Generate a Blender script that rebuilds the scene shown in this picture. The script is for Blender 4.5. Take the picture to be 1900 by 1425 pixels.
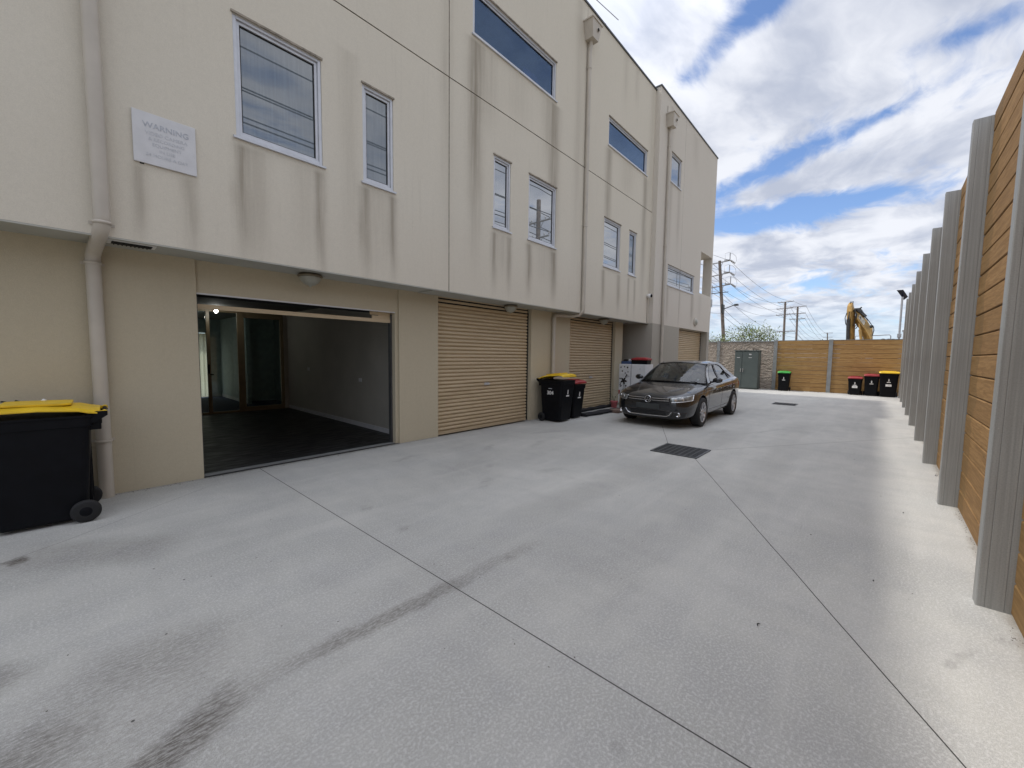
import bpy, bmesh, math, random
from mathutils import Vector, Matrix
from mathutils.geometry import tessellate_polygon
from mathutils.bvhtree import BVHTree
R = math.radians
PI = math.pi
random.seed(7)
for o in list(bpy.data.objects): bpy.data.objects.remove(o)
scn = bpy.context.scene
COL = scn.collection

# ------------------------------------------------------------------ camera
cam_d = bpy.data.cameras.new('camera'); cam = bpy.data.objects.new('camera', cam_d); COL.objects.link(cam)
cr = Vector((0.667, -0.745, 0.013)); cf = Vector((0.743, 0.665, -0.0728)).normalized()
cr = (cr - cf * cr.dot(cf)).normalized(); cu = cr.cross(cf)
cam.matrix_world = Matrix(((cr.x, cu.x, -cf.x, 0), (cr.y, cu.y, -cf.y, 0), (cr.z, cu.z, -cf.z, 1.55), (0, 0, 0, 1)))
cam_d.sensor_width = 36.0; cam_d.lens = 36 * 742.86 / 1900
cam_d.clip_start = 0.05; cam_d.clip_end = 3000
scn.camera = cam

# ------------------------------------------------------------------ exposure, sun, sky
scn.view_settings.view_transform = 'Standard'; scn.view_settings.look = 'None'
scn.view_settings.exposure = 0.36; scn.view_settings.gamma = 1.0
SUN_FROM = Vector((-0.175, 0.577, 1.0)).normalized()       # direction towards the sun
sl = bpy.data.lights.new('sun', 'SUN'); sl.energy = 2.0; sl.angle = R(1.6); sl.color = (1.0, 0.95, 0.88)
so = bpy.data.objects.new('sun', sl); COL.objects.link(so)
so.rotation_euler = SUN_FROM.to_track_quat('Z', 'Y').to_euler(); so.location = (0, 20, 40)

class NT:
    """small helper around a node tree"""
    def __init__(s, nt): s.nt = nt; s.n = nt.nodes; s.l = nt.links
    def new(s, t, **k):
        a = s.n.new(t)
        for q, v in k.items(): setattr(a, q, v)
        return a
    def put(s, inp, v):
        if hasattr(v, 'is_output'): s.l.new(v, inp)
        else: inp.default_value = v
    def m(s, op, a, b=0.0, c=0.0, clamp=False):
        x = s.new('ShaderNodeMath', operation=op, use_clamp=clamp)
        s.put(x.inputs[0], a); s.put(x.inputs[1], b); s.put(x.inputs[2], c)
        return x.outputs[0]
    def vm(s, op, a, b=(0, 0, 0)):
        x = s.new('ShaderNodeVectorMath', operation=op); s.put(x.inputs[0], a); s.put(x.inputs[1], b)
        return x.outputs[0]
    def mix(s, f, a, b):
        x = s.new('ShaderNodeMix', data_type='RGBA'); s.put(x.inputs[0], f); s.put(x.inputs[6], a); s.put(x.inputs[7], b)
        return x.outputs[2]
    def noise(s, v, scale, det=3.0, rough=0.5, dist=0.0):
        x = s.new('ShaderNodeTexNoise'); s.put(x.inputs['Vector'], v); x.inputs['Scale'].default_value = scale
        x.inputs['Detail'].default_value = det; x.inputs['Roughness'].default_value = rough; x.inputs['Distortion'].default_value = dist
        return x.outputs['Fac']
    def step(s, v, lo, hi, a=0.0, b=1.0):
        x = s.new('ShaderNodeMapRange', interpolation_type='SMOOTHSTEP'); s.put(x.inputs[0], v)
        x.inputs[1].default_value = lo; x.inputs[2].default_value = hi; x.inputs[3].default_value = a; x.inputs[4].default_value = b
        return x.outputs[0]
    def scl(s, v, sc): return s.vm('MULTIPLY', v, sc)
    def sep(s, v):
        x = s.new('ShaderNodeSeparateXYZ'); s.put(x.inputs[0], v); return x.outputs
    def comb(s, x_, y_, z_):
        x = s.new('ShaderNodeCombineXYZ'); s.put(x.inputs[0], x_); s.put(x.inputs[1], y_); s.put(x.inputs[2], z_); return x.outputs[0]
    def bump(s, h, strength, dist):
        x = s.new('ShaderNodeBump'); s.put(x.inputs['Height'], h); x.inputs['Strength'].default_value = strength; x.inputs['Distance'].default_value = dist
        return x.outputs[0]

def rgb(c): return (c[0], c[1], c[2], 1.0)

w = bpy.data.worlds.new('World'); scn.world = w; w.use_nodes = True
k = NT(w.node_tree); k.n.clear()
sky = k.new('ShaderNodeTexSky', sky_type='NISHITA', sun_disc=False, sun_elevation=math.asin(SUN_FROM.z),
            sun_rotation=math.atan2(SUN_FROM.x, SUN_FROM.y), altitude=50, air_density=1.0, dust_density=0.6, ozone_density=1.6)
tc = k.new('ShaderNodeTexCoord').outputs['Generated']
dx, dy, dz = k.sep(tc)[:3]
zc = k.m('ADD', k.m('MAXIMUM', dz, 0.0), 0.08)
px = k.m('DIVIDE', dx, zc); py = k.m('DIVIDE', dy, zc)
P = k.comb(px, py, 0.0)
Pw = k.vm('ADD', P, k.scl(k.comb(k.noise(P, 1.3, 3), k.noise(k.vm('ADD', P, (7, 3, 0)), 1.3, 3), 0), (0.5, 0.5, 0)))
n1 = k.noise(k.scl(Pw, (1.0, 1.7, 1)), 1.5, 9, 0.56, 0.25)
n2 = k.noise(k.scl(Pw, (1.4, 2.6, 1)), 5.0, 6, 0.6, 0.3)
dens = k.m('ADD', k.m('MULTIPLY', n1, 0.72), k.m('MULTIPLY', n2, 0.28))
def blob(cx, cy, ang, a, b, amp):
    ux = k.m('SUBTRACT', px, cx); uy = k.m('SUBTRACT', py, cy); c, s = math.cos(ang), math.sin(ang)
    u = k.m('DIVIDE', k.m('ADD', k.m('MULTIPLY', ux, c), k.m('MULTIPLY', uy, s)), a)
    v = k.m('DIVIDE', k.m('ADD', k.m('MULTIPLY', ux, -s), k.m('MULTIPLY', uy, c)), b)
    r2 = k.m('ADD', k.m('MULTIPLY', u, u), k.m('MULTIPLY', v, v))
    return k.m('MULTIPLY', k.m('EXPONENT', k.m('MULTIPLY', r2, -1.0)), amp)
gap = 0.0
for b in [(2.62, 0.45, R(90), 0.42, 0.22, 0.30), (2.62, 0.12, R(90), 0.2, 0.12, 0.16), (2.04, 0.30, R(62), 0.30, 0.10, 0.24), (1.90, 0.0, R(60), 0.14, 0.05, 0.12),
          (1.27, 0.38, R(55), 0.20, 0.07, 0.26), (1.20, 0.22, R(70), 0.10, 0.05, 0.16), (1.60, -0.14, R(80), 0.16, 0.07, 0.16), (2.2, 0.62, R(80), 0.2, 0.12, 0.18), (4.4, 0.75, R(75), 0.7, 0.35, 0.14),
          (1.6, 0.35, R(70), 0.3, 0.2, -0.12), (2.33, 0.25, R(85), 0.35, 0.12, -0.16), (3.2, 0.3, R(85), 0.7, 0.24, -0.16), (1.0, 0.62, 0, 0.25, 0.25, -0.2), (1.45, 0.05, 0.9, 0.3, 0.15, -0.1)]:
    gap = k.m('ADD', blob(*b), gap)
cov = k.step(k.m('SUBTRACT', dens, gap), 0.28, 0.51)
low = k.step(dz, 0.02, 0.13)
cov = k.m('MULTIPLY', cov, k.m('ADD', k.m('MULTIPLY', low, 0.62), 0.34))
shade = k.noise(k.vm('ADD', k.scl(Pw, (1.0, 1.5, 1)), (3.1, 1.7, 0)), 2.2, 6, 0.55)
cc = k.mix(k.step(shade, 0.30, 0.66), (4.1, 4.45, 5.35, 1), (7.2, 7.35, 7.8, 1))
# cloud brighter near the sun (forward scattering) and overhead, boost added to lift ambient
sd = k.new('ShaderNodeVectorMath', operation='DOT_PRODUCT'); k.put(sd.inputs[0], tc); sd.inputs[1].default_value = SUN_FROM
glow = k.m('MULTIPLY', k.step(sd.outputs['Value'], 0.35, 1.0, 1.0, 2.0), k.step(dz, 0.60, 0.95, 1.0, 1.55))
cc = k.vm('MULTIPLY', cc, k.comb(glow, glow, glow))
skyc = k.scl(sky.outputs[0], (1.12, 1.22, 1.42))
haze = k.step(dz, 0.0, 0.20, 0.62, 0.0)
skyc = k.mix(haze, skyc, (4.6, 5.9, 7.6, 1))
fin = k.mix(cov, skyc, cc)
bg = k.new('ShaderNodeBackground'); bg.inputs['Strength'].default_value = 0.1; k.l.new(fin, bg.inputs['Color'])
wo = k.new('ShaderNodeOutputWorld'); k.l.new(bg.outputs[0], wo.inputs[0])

# ------------------------------------------------------------------ materials
def base_mat(name):
    m = bpy.data.materials.new(name); m.use_nodes = True; t = NT(m.node_tree); b = t.n['Principled BSDF']
    return m, t, b
def simple(name, col, rough=0.5, metal=0.0, spec=0.5, coat=0.0, var=0.08, vs=8.0, bump=0.0, bs=60, ior=None):
    m, t, b = base_mat(name)
    oc = t.new('ShaderNodeTexCoord').outputs['Object']
    n = t.noise(oc, vs, 4)
    c1 = rgb([max(0, c * (1 - var)) for c in col]); c2 = rgb([c * (1 + var) for c in col])
    t.l.new(t.mix(t.step(n, 0.3, 0.7), c1, c2), b.inputs['Base Color'])
    b.inputs['Roughness'].default_value = rough; b.inputs['Metallic'].default_value = metal
    b.inputs['Specular IOR Level'].default_value = spec; b.inputs['Coat Weight'].default_value = coat
    if ior: b.inputs['IOR'].default_value = ior
    if bump: t.l.new(t.bump(t.noise(oc, bs, 3), bump, 0.004), b.inputs['Normal'])
    return m
M = {}
M['alu'] = simple('window_aluminium', (0.56, 0.57, 0.60), 0.35, 0.35, var=0.05)
M['pipe'] = simple('downpipe_paint', (0.50, 0.455, 0.39), 0.45, var=0.06, vs=3)
M['cap'] = simple('parapet_flashing', (0.05, 0.055, 0.06), 0.45, 0.3)
M['dark'] = simple('dark_gap', (0.012, 0.012, 0.012), 0.9)
M['joint'] = simple('joint_sealant', (0.27, 0.235, 0.19), 0.8, var=0.3, vs=15)
M['soffit'] = simple('soffit_board', (0.42, 0.42, 0.38), 0.8, var=0.06, vs=2)
M['interior'] = simple('garage_plaster', (0.42, 0.40, 0.35), 0.8, var=0.05, vs=2)
M['roomwall'] = simple('room_paint', (0.45, 0.52, 0.52), 0.7)
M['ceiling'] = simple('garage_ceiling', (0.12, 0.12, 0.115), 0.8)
M['carpet'] = simple('navy_carpet', (0.02, 0.03, 0.07), 0.95, var=0.3, vs=40)
M['doorframe'] = simple('beige_door_frame', (0.22, 0.17, 0.10), 0.4)
M['white'] = simple('white_plastic', (0.75, 0.75, 0.74), 0.45, var=0.03)
M['offwhite'] = simple('aged_white', (0.62, 0.62, 0.63), 0.5, var=0.04)
M['black'] = simple('black_plastic', (0.0035, 0.004, 0.006), 0.5, var=0.2, spec=0.16, bump=0.1, bs=200)
M['rubber'] = simple('tyre_rubber', (0.010, 0.010, 0.011), 0.75, var=0.15)
M['yellowlid'] = simple('yellow_plastic', (0.72, 0.47, 0.015), 0.4, var=0.1, vs=5)
M['redlid'] = simple('dark_red_plastic', (0.30, 0.025, 0.028), 0.45, var=0.12)
M['greenlid'] = simple('green_plastic', (0.04, 0.34, 0.05), 0.4, var=0.1)
M['steel'] = simple('stainless', (0.6, 0.6, 0.6), 0.25, 0.9)
M['chrome'] = simple('chrome_trim', (0.8, 0.8, 0.82), 0.12, 1.0, var=0.02)
M['cabinet'] = simple('cabinet_grey_green', (0.085, 0.105, 0.10), 0.5, var=0.06, vs=3)
M['concretepost'] = simple('fence_post_galvanised', (0.27, 0.28, 0.28), 0.55, 0.3, var=0.12, vs=4)
M['digger'] = simple('machine_yellow', (0.40, 0.245, 0.075), 0.55, var=0.35, vs=3)
M['diggerdark'] = simple('machine_dark', (0.035, 0.035, 0.035), 0.5, var=0.3)
M['polewood'] = simple('weathered_pole', (0.16, 0.13, 0.11), 0.85, var=0.25, vs=3)
M['polesteel'] = simple('pole_steel', (0.36, 0.36, 0.37), 0.5, 0.4)
M['wire'] = simple('wire_cable', (0.07, 0.07, 0.08), 0.6)
M['bark'] = simple('bark', (0.12, 0.09, 0.065), 0.9, var=0.3, vs=12)
M['fridge'] = simple('fridge_enamel', (0.74, 0.75, 0.77), 0.3, var=0.03)
M['pinkpot'] = simple('pink_pot', (0.55, 0.14, 0.15), 0.5)
M['bluepot'] = simple('blue_pot', (0.02, 0.05, 0.16), 0.45)
M['blueplastic'] = simple('blue_plastic', (0.05, 0.09, 0.2), 0.45)
M['brownboard'] = simple('brown_board', (0.17, 0.115, 0.09), 0.8, var=0.2)
M['cloth'] = simple('black_cloth', (0.012, 0.012, 0.014), 0.95, var=0.3)
M['solar'] = simple('solar_cell', (0.012, 0.016, 0.035), 0.2, var=0.3, vs=20)
M['electricyellow'] = simple('yellow_box_paint', (0.62, 0.38, 0.05), 0.5)
M['meter'] = simple('grille_steel', (0.12, 0.125, 0.13), 0.45, 0.6)
M['seat'] = simple('grey_seat_cloth', (0.34, 0.34, 0.33), 0.9)
M['signink'] = simple('faded_grey_ink', (0.44, 0.46, 0.50), 0.7, var=0.15, vs=60)
M['signink2'] = simple('very_faded_ink', (0.52, 0.54, 0.57), 0.7, var=0.12, vs=60)
M['redink'] = simple('red_decal', (0.5, 0.06, 0.05), 0.5)
M['diffuser'] = simple('light_glass', (0.36, 0.36, 0.31), 0.3, var=0.05)
M['fixture'] = simple('bronze_fixture', (0.20, 0.17, 0.12), 0.4, 0.5)
M['rim'] = simple('alloy_rim', (0.55, 0.55, 0.57), 0.28, 0.85, var=0.04)
M['paint'] = simple('car_paint', (0.028, 0.030, 0.035), 0.25, 0.7, coat=1.0, var=0.02)
M['paint'].node_tree.nodes['Principled BSDF'].inputs['Coat Roughness'].default_value = 0.03
M['lampglass'] = simple('headlamp_glass', (0.20, 0.21, 0.21), 0.12, 0.3, coat=1.0, var=0.5, vs=16)
M['trimblack'] = simple('gloss_black_trim', (0.012, 0.012, 0.014), 0.25, coat=0.3)

def glass(name, tint, fres=1.5, rough=0.0, see=1.0, solid=(0.02, 0.03, 0.04), streak=False, gcol=(1, 1, 1)):
    m, t, b = base_mat(name); t.n.remove(b); out = t.n['Material Output']
    g = t.new('ShaderNodeBsdfGlossy'); g.inputs['Roughness'].default_value = rough; g.inputs['Color'].default_value = rgb(gcol)
    tr = t.new('ShaderNodeBsdfTransparent'); tr.inputs['Color'].default_value = rgb(tint)
    di = t.new('ShaderNodeBsdfDiffuse'); di.inputs['Color'].default_value = rgb(solid)
    if streak:
        oc = t.new('ShaderNodeTexCoord').outputs['Object']
        n = t.noise(t.scl(oc, (14, 14, 0.6)), 3, 3)
        t.l.new(t.mix(t.step(n, 0.3, 0.75), rgb(solid), rgb([c * 1.25 for c in solid])), di.inputs['Color'])
    a = t.new('ShaderNodeMixShader'); a.inputs[0].default_value = see; t.l.new(di.outputs[0], a.inputs[1]); t.l.new(tr.outputs[0], a.inputs[2])
    f = t.new('ShaderNodeFresnel'); bk = t.new('ShaderNodeNewGeometry').outputs['Backfacing']
    t.l.new(t.m('ADD', t.m('MULTIPLY', bk, 1 / fres - fres), fres), f.inputs['IOR'])
    x = t.new('ShaderNodeMixShader'); t.l.new(f.outputs[0], x.inputs[0]); t.l.new(a.outputs[0], x.inputs[1]); t.l.new(g.outputs[0], x.inputs[2])
    t.l.new(x.outputs[0], out.inputs[0]); return m
M['glassblind'] = glass('window_glass_blinds', (0, 0, 0), 2.4, 0.0, 0.0, (0.10, 0.125, 0.145), True)
M['glassbright'] = glass('window_glass_pale', (0, 0, 0), 4.2, 0.0, 0.0, (0.13, 0.15, 0.16), False)
M['glassblue'] = glass('window_glass_tinted', (0.7, 0.78, 0.95), 1.6, 0.0, 0.9, (0.01, 0.018, 0.04), gcol=(0.55, 0.75, 1.0))
M['glassdoor'] = glass('garage_door_glass', (0.8, 0.86, 0.84), 1.45)
M['carglass'] = glass('car_glass', (0.46, 0.5, 0.48), 1.6, 0.0, 0.9, (0.02, 0.025, 0.03))
M['carglassside'] = glass('car_side_glass', (0.3, 0.33, 0.32), 2.0, 0.0, 0.9, (0.02, 0.025, 0.03))

def emit(name, col, s):
    m, t, b = base_mat(name); t.n.remove(b); e = t.new('ShaderNodeEmission'); e.inputs[0].default_value = rgb(col); e.inputs[1].default_value = s
    t.l.new(e.outputs[0], t.n['Material Output'].inputs[0]); return m
M['bulb'] = emit('lit_bulb', (1, 0.97, 0.9), 25)

# render wall with drip stains: (x, halfwidth, z_top, length, strength)
def render_wall(name, col, streaks, mott=0.05):
    m, t, b = base_mat(name)
    oc = t.new('ShaderNodeTexCoord').outputs['Object']; x, y, z = t.sep(oc)[:3]
    fine = t.noise(oc, 170, 2, 0.7); mid = t.noise(oc, 28, 3); big = t.noise(t.scl(oc, (1, 1, 0.6)), 0.7, 4, 0.6)
    fr = t.noise(t.scl(oc, (1.0, 1.0, 0.05)), 16, 4, 0.65)
    wob = t.m('MULTIPLY', t.m('SUBTRACT', t.noise(t.scl(oc, (0.6, 1, 1)), 1.6, 3), 0.5), 0.10)
    tot = 0.0
    for (xc, hw, zt, ln, st) in streaks:
        u = t.m('DIVIDE', t.m('SUBTRACT', t.m('ADD', x, wob), xc), hw * 1.3)
        gx = t.m('EXPONENT', t.m('MULTIPLY', t.m('MULTIPLY', u, u), -1.0))
        dn = t.m('SUBTRACT', zt, z)
        gz = t.m('MULTIPLY', t.step(dn, -0.01, 0.06), t.step(dn, ln * 0.35, ln, 1.0, 0.0))
        tot = t.m('ADD', t.m('MULTIPLY', t.m('MULTIPLY', gx, gz), st * 1.1), tot)
    tot = t.m('MULTIPLY', tot, t.step(fr, 0.2, 0.62, 0.5, 1.15))
    tot = t.m('ADD', tot, t.m('MULTIPLY', t.step(fr, 0.56, 0.72), 0.05), clamp=True)
    c = t.mix(t.step(fine, 0.3, 0.7), rgb([v * 0.94 for v in col]), rgb([v * 1.04 for v in col]))
    c = t.mix(t.step(mid, 0.35, 0.7, 0.0, 0.10), c, rgb([v * 0.75 for v in col]))
    c = t.mix(t.step(big, 0.3, 0.7, 0.0, mott * 2.2), c, rgb([col[0] * 0.80, col[1] * 0.79, col[2] * 0.76]))
    c = t.mix(tot, c, (0.17, 0.135, 0.095, 1))
    t.l.new(c, b.inputs['Base Color']); b.inputs['Roughness'].default_value = 0.85; b.inputs['Specular IOR Level'].default_value = 0.25
    t.l.new(t.bump(t.m('ADD', t.m('MULTIPLY', fine, 1.0), t.m('MULTIPLY', mid, 0.5)), 0.5, 0.004), b.inputs['Normal'])
    return m
SA = [(0.57, .045, 3.38, 1.0, .30), (0.97, .05, 3.38, 1.1, .28), (1.43, .05, 3.90, 1.6, .42), (1.58, .10, 3.90, 1.7, .22), (2.32, .05, 3.90, 1.7, .42), (2.12, .12, 3.9, 1.4, .12),
      (2.72, .10, 5.6, 3.4, .14), (2.93, .06, 3.90, 1.6, .40), (3.37, .05, 3.90, 1.6, .40), (3.15, .14, 3.9, 1.4, .14), (4.40, .10, 9.6, 8.0, .16),
      (5.02, .12, 7.02, 4.4, .46), (5.32, .2, 7.02, 1.8, .18), (7.38, .14, 7.02, 4.5, .44), (7.1, .16, 7.02, 1.8, .16), (6.2, .3, 7.02, 1.3, .10),
      (5.52, .06, 3.88, 1.35, .42), (5.95, .06, 3.88, 1.35, .38), (5.74, .1, 3.88, 1.0, .14), (6.57, .07, 3.88, 1.35, .46), (7.45, .07, 3.88, 1.35, .46), (7.0, .2, 3.88, .9, .12),
      (9.80, .12, 7.0, 3.2, .40), (12.08, .12, 7.0, 4.3, .40), (10.9, .3, 7.0, 1.2, .12), (9.68, .07, 3.86, 1.3, .38), (10.55, .08, 3.86, 1.3, .38), (11.16, .05, 3.86, 1.3, .34), (11.58, .05, 3.86, 1.3, .34),
      (10.6, .10, 9.75, 1.6, .14), (11.3, .10, 9.75, 1.3, .12), (12.4, .12, 9.75, 5.0, .14), (3.0, .2, 9.7, 3, .1), (8.3, .12, 9.7, 7.0, .16), (0.6, .3, 9, 6, .08)]
SB = [(13.78, .08, 3.92, 1.4, .30), (16.30, .12, 3.92, 1.4, .36), (14.95, .06, 3.9, 1.3, .18), (13.75, .1, 7.3, 2.5, .15), (14.5, .1, 7.3, 2.6, .2), (13.6, .12, 9.7, 7, .14), (17.2, .15, 4.05, 1.3, .1), (16.0, .25, 9.7, 1.6, .10)]
M['wallA'] = render_wall('render_cream_upper', (0.675, 0.628, 0.532), SA)
M['wallB'] = render_wall('render_cream_end_block', (0.635, 0.59, 0.52), SB)
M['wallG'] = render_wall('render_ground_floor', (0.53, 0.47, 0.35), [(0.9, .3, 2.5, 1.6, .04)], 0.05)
M['wallGrey'] = render_wall('render_grey_band', (0.40, 0.375, 0.325), [], 0.04)

def roller_mat():
    m, t, b = base_mat('roller_door_beige'); oc = t.new('ShaderNodeTexCoord').outputs['Object']
    n = t.noise(t.scl(oc, (0.5, 1, 9)), 2.4, 4, 0.6); r = t.noise(t.scl(oc, (1, 1, 3)), 14, 4, 0.7)
    c = t.mix(t.step(n, 0.3, 0.7), (0.49, 0.385, 0.245, 1), (0.59, 0.475, 0.32, 1))
    c = t.mix(t.step(r, 0.60, 0.78, 0, 0.4), c, (0.26, 0.18, 0.10, 1))
    t.l.new(c, b.inputs['Base Color']); b.inputs['Roughness'].default_value = 0.42; return m
M['roller'] = roller_mat()

def garage_floor():
    m, t, b = base_mat('garage_floor_sealed'); oc = t.new('ShaderNodeTexCoord').outputs['Object']
    n = t.noise(oc, 2.5, 5, 0.6); s = t.noise(t.scl(oc, (1, 5, 1)), 3, 5, 0.6)
    t.l.new(t.mix(t.step(n, 0.3, 0.7), (0.008, 0.008, 0.009, 1), (0.022, 0.022, 0.022, 1)), b.inputs['Base Color'])
    t.l.new(t.step(s, 0.3, 0.7, 0.35, 0.65), b.inputs['Roughness']); t.l.new(t.bump(s, 0.08, 0.005), b.inputs['Normal']); return m
M['gfloor'] = garage_floor()

def wood_mat(name, c1, c2, stain=True):
    m, t, b = base_mat(name); oc = t.new('ShaderNodeTexCoord').outputs['Object']; x, y, z = t.sep(oc)[:3]
    bd = t.m('FLOOR', t.m('DIVIDE', z, 0.2)); oi = t.new('ShaderNodeObjectInfo').outputs['Random']
    wn = t.new('ShaderNodeTexWhiteNoise', noise_dimensions='2D'); t.l.new(t.comb(bd, t.m('MULTIPLY', oi, 37), 0), wn.inputs['Vector'])
    off = t.m('MULTIPLY', wn.outputs['Value'], 20)
    q = t.vm('ADD', oc, t.comb(off, off, off))
    g = t.noise(t.scl(q, (0.55, 1, 9)), 5, 6, 0.65, 0.6); gf = t.noise(t.scl(q, (0.4, 1, 14)), 22, 3, 0.6)
    c = t.mix(t.step(g, 0.33, 0.68), rgb(c1), rgb(c2)); c = t.mix(t.step(gf, 0.4, 0.7, 0, 0.35), c, rgb([v * 0.55 for v in c1]))
    c = t.mix(t.step(wn.outputs['Value'], 0, 1, 0, 0.35), c, rgb([c1[0] * 0.75, c1[1] * 0.75, c1[2] * 0.8]))
    ed = t.m('ABSOLUTE', t.m('SUBTRACT', t.m('FRACT', t.m('DIVIDE', z, 0.2)), 0.5)); c = t.mix(t.step(ed, .46, .495, 0, .5), c, (.10, .055, .02, 1))
    kn = t.new('ShaderNodeTexVoronoi'); t.l.new(t.scl(q, (1.0, 1, 2.2)), kn.inputs['Vector']); kn.inputs['Scale'].default_value = 2.2
    c = t.mix(t.step(kn.outputs['Distance'], 0.015, 0.06, 0.75, 0), c, (0.09, 0.05, 0.02, 1))
    if stain:
        e = t.m('ADD', x, t.m('MULTIPLY', t.m('SUBTRACT', t.noise(t.scl(oc, (1, 1, 1.2)), 2.6, 4, 0.6), 0.5), 0.9))
        c = t.mix(t.step(e, 1.95, 2.02, 0, 0.42), c, (0.13, 0.085, 0.035, 1))
    t.l.new(c, b.inputs['Base Color']); b.inputs['Roughness'].default_value = 0.75; b.inputs['Specular IOR Level'].default_value = 0.25
    t.l.new(t.bump(gf, 0.35, 0.004), b.inputs['Normal']); return m
M['wood'] = wood_mat('treated_sleeper', (0.235, 0.13, 0.047), (0.37, 0.22, 0.09))
M['woodfar'] = wood_mat('treated_sleeper_end', (0.33, 0.185, 0.05), (0.48, 0.29, 0.09), False)

def galv():
    m, t, b = base_mat('galvanised_steel'); oc = t.new('ShaderNodeTexCoord').outputs['Object']
    s = t.noise(t.scl(oc, (24, 24, 0.35)), 2.5, 5, 0.7); sp = t.noise(oc, 120, 3, 0.7); bg_ = t.noise(oc, 1.5, 4)
    c = t.mix(t.step(s, 0.25, 0.75), (0.29, 0.295, 0.29, 1), (0.41, 0.415, 0.405, 1)); c = t.mix(t.step(sp, 0.4, 0.72, 0, 0.3), c, (0.2, 0.2, 0.19, 1))
    c = t.mix(t.step(bg_, 0.35, 0.7, 0, 0.25), c, (0.25, 0.24, 0.22, 1))
    yy = t.sep(oc)[1]
    for q, qw, qs in ((-.038, .003, .3), (-.060, .012, .16), (-.118, .003, .3), (-.142, .010, .14)): c = t.mix(t.step(t.m('ABSOLUTE', t.m('SUBTRACT', yy, q)), qw * .4, qw, qs, 0), c, (0.13, 0.13, 0.125, 1))
    vo = t.new('ShaderNodeTexVoronoi'); t.l.new(oc, vo.inputs['Vector']); vo.inputs['Scale'].default_value = 14
    c = t.mix(t.step(vo.outputs['Distance'], 0.02, 0.05, 0.35, 0), c, (0.7, 0.7, 0.7, 1))
    t.l.new(c, b.inputs['Base Color']); b.inputs['Metallic'].default_value = 0.35; b.inputs['Roughness'].default_value = 0.5
    t.l.new(t.bump(sp, 0.1, 0.002), b.inputs['Normal']); return m
M['galv'] = galv()

def stone():
    m, t, b = base_mat('textured_concrete_panel'); oc = t.new('ShaderNodeTexCoord').outputs['Object']
    n = t.noise(t.scl(oc, (1, 1, 2.6)), 5, 6, 0.65, 0.8); f = t.noise(oc, 30, 4, 0.6)
    c = t.mix(t.step(n, 0.3, 0.7), (0.27, 0.225, 0.185, 1), (0.46, 0.40, 0.335, 1)); c = t.mix(t.step(f, 0.5, 0.75, 0, 0.35), c, (0.14, 0.12, 0.10, 1))
    t.l.new(c, b.inputs['Base Color']); b.inputs['Roughness'].default_value = 0.9; t.l.new(t.bump(n, 0.7, 0.02), b.inputs['Normal']); return m
M['stone'] = stone()

def leaf_mat(name, c1, c2):
    m, t, b = base_mat(name); oi = t.new('ShaderNodeTexCoord').outputs['Object']
    n = t.noise(oi, 5, 3); t.l.new(t.mix(t.step(n, 0.3, 0.7), rgb(c1), rgb(c2)), b.inputs['Base Color']); b.inputs['Roughness'].default_value = 0.55
    b.inputs['Transmission Weight'].default_value = 0.0; return m
M['leaf'] = leaf_mat('pale_green_leaf', (0.09, 0.13, 0.03), (0.20, 0.24, 0.08))
M['leafdark'] = leaf_mat('dark_green_leaf', (0.02, 0.045, 0.015), (0.05, 0.09, 0.03))

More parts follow.
